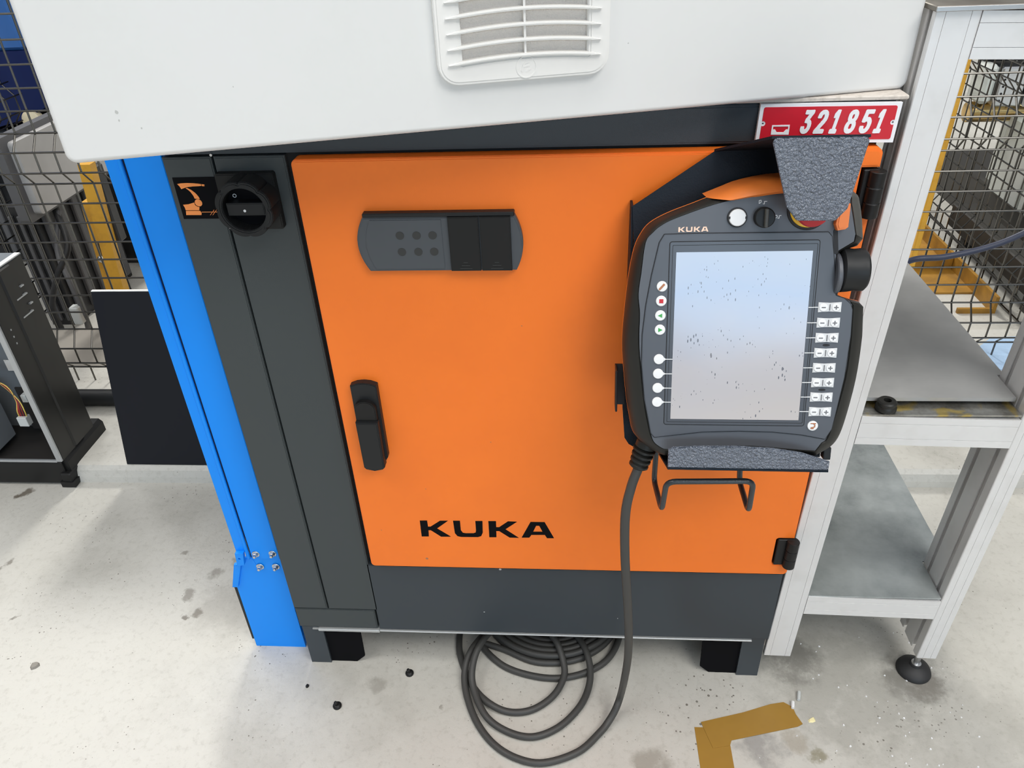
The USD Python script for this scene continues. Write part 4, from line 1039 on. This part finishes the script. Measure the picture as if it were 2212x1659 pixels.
part(pc, 'floor_plate', bx(pcx0, pcx1 - 0.004, pcy0, pcy1 - 0.030, pz0 - 0.004, pz0), 'case_dark')
part(pc, 'power_supply', [bx(pcx0 + 0.01, -1.266, pcy0 + 0.006, 0.553, 0.085, 0.23, 0.006)], 'case_inside')
part(pc, 'inner_plate', bx(-1.235, pcx1 - 0.016, 0.570, 0.574, 0.09, 0.21), 'case_dark')
part(pc, 'sticker', bx(-1.2595, -1.2240, 0.6035, 0.6045, 0.236, 0.266), 'sticker')
part(pc, 'plug', bx(-1.2190, -1.1955, 0.518, 0.535, 0.135, 0.160, 0.001), 'connector')
part(pc, 'plug', bx(-1.2080, -1.1950, 0.545, 0.560, 0.185, 0.205, 0.001), 'connector')
for k, c in enumerate(['wire_yellow', 'wire_red', 'wire_red', 'wire_black', 'wire_red', 'wire_black', 'wire_yellow']):
    x0 = -1.2165 + 0.003 * k
    q = spline([(x0, 0.527, 0.158), (x0 + 0.006, 0.522, 0.178), (x0 + 0.010 - 0.002 * k, 0.528, 0.205), (x0 - 0.008 - 0.004 * k, 0.535, 0.243), (x0 - 0.075, 0.535, 0.262 + 0.005 * k), (x0 - 0.14, 0.530, 0.250 + 0.006 * k)], 6)
    part(pc, 'wire', tube(q, 0.0014, 6), c, smooth=60)
shoe = [Polygon([(pcx1 - 0.03, 0.006), (pcx1 + 0.004, 0.006), (pcx1 + 0.010, 0.024), (pcx1 + 0.010, 0.058), (pcx1 + 0.002, 0.071), (pcx1 - 0.03, 0.071)])]
part(pc, 'base_shoe', [bx(pcx0, pcx1 - 0.004, pcy0 - 0.001, pcy1 - 0.030, 0.006, 0.068, 0.002), extr(Polygon([(pcx1 - 0.02, 0.032), (pcx1 + 0.008, 0.034), (pcx1 + 0.008, 0.066), (pcx1, 0.075), (pcx1 - 0.02, 0.075)]), pcy0 + 0.006, pcy1 - 0.002), extr(Polygon([(pcx1 - 0.02, 0.002), (pcx1 + 0.013, 0.002), (pcx1 + 0.014, 0.016), (pcx1 - 0.02, 0.018)]), pcy0 - 0.010, pcy1 - 0.020), bx(pcx1 - 0.016, pcx1 + 0.010, pcy0 - 0.008, pcy0 + 0.060, 0.010, 0.040, 0.003), bx(pcx1 - 0.016, pcx1 + 0.008, pcy1 - 0.050, pcy1 - 0.020, 0.010, 0.040, 0.003)], 'black_plastic')
for (y, z, w) in ((0.5565, 0.4545, 0.036), (0.5535, 0.4140, 0.036), (0.5685, 0.4740, 0.012), (0.5745, 0.4300, 0.010)):
    part(pc, 'vent_slot', [bx(pcx1 + 0.0015, pcx1 + 0.0064, y - w / 2, y + w / 2, z, z + 0.003)], 'case_steel')
for (y, z) in ((0.4905, 0.4085), (0.4900, 0.3920), (0.4900, 0.3760), (0.5450, 0.464)):
    part(pc, 'rivet', bx(pcx1 + 0.0015, pcx1 + 0.0028, y, y + 0.003, z, z + 0.004), 'case_steel')
part(pc, 'foot_lug', bx(pcx1 - 0.01, pcx1 + 0.024, pcy1 - 0.014, pcy1 + 0.004, 0.026, 0.029), 'black_plastic')

single('black_hose', tube([(-2.2, 0.745, 0.0620), (-1.4, 0.745, 0.0622), (-0.75, 0.745, 0.0620)], 0.0215, 16), 'black_satin', 'thick black hose lying along the foot of the left wire fence', 'hose', smooth=60)

mc = thing('machine_cabinet', 'grey machine cabinet with rounded door behind the left wire fence', 'machine', (-1.55, 1.5, 0))
# its door faces the aisle's right: drawn in y,z and given a thickness in x


def yz_slab(pts, x0, x1, rnd=0.0):
    p = Polygon(pts)
    if rnd:
        p = p.buffer(-rnd).buffer(rnd)
    m = extr(p, 0, x1 - x0)
    v = m.vertices
    return trimesh.Trimesh(np.stack([x0 + v[:, 1], v[:, 0], v[:, 2]], 1), m.faces[:, ::-1], process=False)


part(mc, 'door', yz_slab([(1.195, 0.396), (1.60, 0.396), (1.60, 0.605), (1.195, 0.605)], -1.490, -1.468, 0.012), 'machine_grey', label='pale grey rounded door')
part(mc, 'door_frame', yz_slab([(1.165, 0.380), (1.62, 0.380), (1.62, 0.622), (1.165, 0.622)], -1.520, -1.490, 0.012), 'machine_rib')
part(mc, 'stand', bx(-1.62, -1.535, 1.25, 1.62, 0.0, 0.40), 'machine_dark')
for k in range(5):
    y = 1.27 + 0.075 * k
    part(mc, 'rib', bx(-1.535, -1.520, y, y + 0.028, 0.02, 0.375, 0.003), 'machine_rib')
for k in range(3):
    x = -1.615 + 0.028 * k
    part(mc, 'rib', bx(x, x + 0.012, 1.238, 1.25, 0.02, 0.375, 0.002), 'machine_rib')
part(mc, 'hose', tube(spline([(-1.56, 1.20, 0.01), (-1.55, 1.19, 0.10), (-1.50, 1.20, 0.20), (-1.46, 1.24, 0.28), (-1.50, 1.30, 0.37)], 8), 0.009, 10), 'machine_dark', smooth=60)
part(mc, 'hose', tube(spline([(-1.47, 1.20, 0.01), (-1.455, 1.19, 0.08), (-1.47, 1.20, 0.18), (-1.50, 1.24, 0.26), (-1.49, 1.30, 0.37)], 8), 0.008, 10), 'machine_rib', smooth=60)
part(mc, 'connector', bx(-1.485, -1.455, 1.165, 1.195, 0.045, 0.105, 0.004), 'connector')

dm = thing('dark_machine', 'dark ribbed machine frame behind the left wire fence', 'machine', (-2.1, 1.5, 0))
part(dm, 'body', bx(-2.9, -1.74, 1.75, 2.6, 0.0, 0.47), 'machine_dark')
for k in range(9):
    x = -2.45 + 0.085 * k
    part(dm, 'rib', bx(x, x + 0.022, 1.70, 1.75, 0.03, 0.46, 0.003), 'machine_rib')
part(dm, 'undercarriage', bx(-1.735, -1.42, 1.72, 2.3, 0.0, 0.38, 0.01), 'machine_dark')
for k in range(3):
    x = -1.70 + 0.085 * k
    part(dm, 'rib', bx(x, x + 0.020, 1.68, 1.72, 0.02, 0.36, 0.003), 'machine_rib')
part(dm, 'pipe', tube(spline([(-2.6, 1.72, 0.495), (-2.2, 1.70, 0.49), (-1.9, 1.70, 0.495), (-1.76, 1.72, 0.48)], 6), 0.018, 12), 'machine_rib', smooth=60)
part(dm, 'pipe', tube(spline([(-2.6, 1.66, 0.45), (-2.2, 1.65, 0.44), (-1.86, 1.65, 0.45), (-1.76, 1.68, 0.44)], 6), 0.012, 12), 'chrome', smooth=60)

bm = thing('blue_machine', 'dark blue machine hood with a lighter blue top behind the left wire fence', 'machine', (-1.8, 1.9, 0.7))
hoodp = Polygon([(-2.7, 0.52), (-1.84, 0.535), (-1.71, 0.565), (-1.62, 0.605), (-1.54, 0.74), (-1.58, 0.77), (-2.7, 0.77)])
part(bm, 'hood', extr(hoodp, 1.62, 2.85), 'machine_blue')
part(bm, 'upper_hood', bx(-2.7, -1.635, 1.62, 2.1, 0.771, 1.02, 0.01), 'machine_blue_light')
part(bm, 'column', bx(-2.35, -2.15, 2.65, 2.85, 0.0, 0.53), 'machine_blue')
part(bm, 'cap', lathe([(0.014, 0), (0.030, 0.004), (0.032, 0.03), (0.020, 0.038)], (-1.690, 1.640, 0.560), (-1.690, 0.6, 0.560), 24), 'cream', smooth=40, label='cream round cap')

yf = thing('machine_guard', 'yellow guard of two close-set leaning uprights beyond the left wire fence', 'guard', (-1.33, 1.22, 0))
part(yf, 'upright', prism([(-1.343, 1.18, 0.0), (-1.305, 1.18, 0.0), (-1.262, 1.18, 0.545), (-1.298, 1.18, 0.545)], [(-1.343, 1.21, 0.0), (-1.305, 1.21, 0.0), (-1.262, 1.21, 0.545), (-1.298, 1.21, 0.545)]), 'yellow_paint')
part(yf, 'upright', prism([(-1.390, 1.225, 0.0), (-1.350, 1.225, 0.0), (-1.322, 1.225, 0.42), (-1.360, 1.225, 0.42)], [(-1.390, 1.26, 0.0), (-1.350, 1.26, 0.0), (-1.322, 1.26, 0.42), (-1.360, 1.26, 0.42)]), 'yellow_paint')
part(yf, 'bracket', bx(-1.300, -1.268, 1.211, 1.25, 0.30, 0.53, 0.004), 'machine_dark')
part(yf, 'bracket', bx(-1.345, -1.300, 1.211, 1.224, 0.22, 0.30, 0.002), 'machine_dark')
part(yf, 'bolt', lathe([(0.012, 0), (0.012, 0.01), (0.008, 0.014)], (-1.352, 1.224, 0.245), (-1.352, 0.2, 0.245), 12), 'chrome')
# ------------------------------------------------------------------ right: machines beyond the fence
sm = thing('silver_machine', 'machine with white panels and a polished cylinder beyond the right wire fences', 'machine', (2.0, 2.2, 0))
part(sm, 'panel', bx(1.56, 1.60, 1.20, 1.72, 0.16, 0.42, 0.004), 'machine_white')
part(sm, 'panel', bx(1.56, 1.60, 1.74, 1.93, 0.16, 0.42, 0.004), 'machine_white')
part(sm, 'plinth', bx(1.585, 2.4, 1.20, 2.40, 0.0, 0.16), 'duct_dark')
part(sm, 'side_cover', bx(1.425, 1.468, 1.90, 2.00, 0.465, 0.590, 0.012), 'machine_white')
part(sm, 'cover', bx(1.472, 1.556, 1.89, 2.00, 0.46, 0.585, 0.005), 'chrome')
part(sm, 'cover', bx(1.560, 2.00, 1.88, 2.00, 0.46, 0.585, 0.005), 'chrome')
part(sm, 'bolt', lathe([(0.010, 0), (0.008, 0.006)], (1.60, 1.88, 0.545), (1.60, 0, 0.545), 14), 'zinc')
for k in range(5):
    part(sm, 'hole_plug', lathe([(0.0035, 0), (0.003, 0.002)], (1.486, 1.89, 0.480 + 0.022 * k), (1.486, 0, 0.480 + 0.022 * k), 10), 'black_gap')
part(sm, 'cylinder', tube([(1.43, 1.97, 0.425), (2.2, 1.97, 0.425)], 0.034, 24), 'brass', smooth=60)
part(sm, 'head', bx(1.43, 2.2, 1.95, 2.3, 0.59, 0.95, 0.01), 'machine_dark')
for k in range(8):
    part(sm, 'fin', bx(1.45 + 0.05 * k, 1.47 + 0.05 * k, 1.935, 1.95, 0.60, 0.66, 0.002), 'machine_rib')
part(sm, 'back_panel', bx(1.61, 2.2, 2.02, 2.06, 0.16, 0.46), 'machine_white')
yp = thing('yellow_pillar', 'thin yellow pillar seen between the rack post and the right fence', 'pillar', (1.08, 1.3, 0))
part(yp, 'pillar', bx(1.066, 1.084, 1.30, 1.33, 0.0, 1.3, 0.003), 'yellow_paint')
part(yp, 'base_plate', bx(1.04, 1.106, 1.28, 1.35, 0.0, 0.01), 'yellow_paint')
yt = thing('yellow_tray', 'yellow steel tray on the floor beyond the right wire fence', 'tray', (1.3, 1.7, 0))
part(yt, 'front_wall', bx(1.245, 1.346, 1.300, 1.310, 0.0, 0.016), 'shaded_yellow')
part(yt, 'side_wall', bx(1.346, 1.356, 1.300, 2.20, 0.0, 0.055), 'shaded_yellow')
part(yt, 'side_wall', bx(1.110, 1.122, 1.42, 2.20, 0.0, 0.06), 'shaded_yellow')
part(yt, 'back_wall', bx(1.122, 1.346, 2.185, 2.20, 0.0, 0.09), 'shaded_yellow')
part(yt, 'tray_floor', bx(1.122, 1.346, 1.43, 2.185, 0.0, 0.006), 'shaded_yellow')
part(yt, 'divider', bx(1.15, 1.344, 1.60, 1.612, 0.006, 0.05), 'shaded_yellow')
cd = thing('cable_duct', 'dark cable duct running along the floor behind the right-hand fences', 'duct', (1.45, 1.7, 0))
part(cd, 'channel', bx(1.42, 1.50, 1.20, 1.86, 0.06, 0.14, 0.004), 'duct_dark')
for y in (1.3, 1.75):
    part(cd, 'bracket', bx(1.44, 1.48, y, y + 0.03, 0.0, 0.06), 'duct_dark')
nb = rng.normal(0, 0.004, 40)
single('floor_plate', bx(-1.80, -1.10, 0.93, 1.14, 0.0402, 0.0425), 'scrap_grey', 'grey-brown plate added to darken the shaded ground behind the left wire fence', 'plate')  # plate added to darken ground that lies in the machines' shade
tp = Polygon([(1.16, 1.01), (1.24, 1.085), (1.33, 1.09), (1.50, 1.12), (1.55, 1.00), (1.50, 0.90), (1.22, 0.90), (1.13, 0.955)])
single('blue_film', flat(tp, 0.0402, 0.0425), 'tarp_blue', 'pale blue plastic film lying on the ground at the right fence', 'film')

# ------------------------------------------------------------------ on the floor
tpe = Polygon([(0.2721, -0.0999), (0.2850, -0.0896), (0.298, -0.095), (0.326, -0.1120), (0.3246, -0.1400), (0.3237, -0.20), (0.2724, -0.20), (0.2724, -0.15)])
single('floor_tape', flat(Polygon([(0.2721, -0.0990), (0.3190, -0.0990), (0.3246, -0.1300), (0.3237, -0.30), (0.2726, -0.30)]), 0.0002, 0.0006), 'tape_amber', 'strip of amber floor tape running out of the frame towards the viewer', 'tape', group='amber floor tape')
single('floor_tape', flat(Polygon([(0.2836, -0.0900), (0.355, -0.0700), (0.4030, -0.0530), (0.4251, -0.0485), (0.4381, -0.0569), (0.4400, -0.0700), (0.4470, -0.0870), (0.4380, -0.0920), (0.3278, -0.1201), (0.3240, -0.1290), (0.2965, -0.1346)]), 0.0007, 0.0013), 'tape_amber', 'torn piece of amber floor tape stuck across the end of another strip', 'tape', group='amber floor tape')
for k, (x, y, rr, lab) in enumerate(((-0.2126, -0.0160, 0.0072, 'black plastic plug on the floor, nearer the cabinet of the two'), (-0.3253, -0.0840, 0.0074, 'black plastic plug on the floor, farther from the cabinet of the two'))):
    t = thing('floor_plug', lab, 'plug', (x, y, 0), group='black plugs on the floor')
    part(t, 'head', lathe([(rr, 0.0), (rr, 0.003), (rr * 0.8, 0.005), (0.004, 0.006)], (x, y, 0.0), (x, y, 1), 24), 'black_plastic', smooth=35)
    part(t, 'stem', lathe([(0.0028, 0.005), (0.0026, 0.013), (0.0015, 0.014)], (x, y, 0.0), (x - 0.1, y - 0.1, 1), 12), 'black_plastic', smooth=35)


def chip(n, r, h, seed):
    g = np.random.default_rng(seed)
    p = []
    for k in range(n):
        a = 2 * math.pi * k / n
        q = r * g.uniform(0.6, 1.1)
        p.append((q * math.cos(a), q * math.sin(a), 0))
        p.append((q * 0.7 * math.cos(a), q * 0.7 * math.sin(a), h * g.uniform(0.6, 1)))
    return trimesh.convex.convex_hull(np.array(p))


def scrap(name, x, y, r, h, mat, label, cat, seed, stretch=1.0, rot=0.0):
    m = chip(7, r, h, seed)
    m.apply_scale([stretch, 1, 1])
    m.apply_transform(trimesh.transformations.rotation_matrix(rot, [0, 0, 1]))
    m.apply_translation([x, y, 0])
    return single(name, m, mat, label, cat)


scrap('concrete_flake', -0.9038, -0.0240, 0.0105, 0.004, 'scrap_grey', 'flat grey-brown flake on the bright floor far left', 'flake', 1)
scrap('small_nut', -0.3884, -0.0480, 0.0042, 0.004, 'black_plastic', 'tiny dark crumb on the floor by the left cabinet foot', 'crumb', 2)
scrap('foam_crumb', 0.4640, -0.0790, 0.0055, 0.003, 'scrap_yellow', 'pale yellow crumb on the floor beyond the tape end', 'crumb', 3, 1.5, 0.3)
for (x, y, L, rot, lab) in ((0.4385, -0.0545, 0.013, 1.35, 'white plastic dowel lying at the corner of the tape'), (0.4525, -0.0370, 0.017, 1.30, 'grey plastic dowel on the floor just past the tape')):
    d = np.array([math.cos(rot), math.sin(rot), 0]) * L / 2
    c = np.array([x, y, 0.0034])
    single('wall_dowel', tube([c - d, c - d * 0.2, c + d * 0.9, c + d], [0.0026, 0.0030, 0.0030, 0.0022], 10), 'scrap_white' if L < 0.015 else 'connector', lab, 'dowel', smooth=40, group='plastic dowels by the tape')
spots = []
g = np.random.default_rng(21)
for k in range(46):
    x, y = g.uniform(0.36, 0.72), g.uniform(-0.15, 0.10)
    m = chip(6, g.uniform(0.0010, 0.0024), 0.0015, 100 + k)
    m.apply_translation([x, y, 0])
    spots.append(m)
single('white_crumbs', spots, 'scrap_white', 'tiny white crumbs scattered on the floor in front of the rack', 'crumbs', kind='stuff')
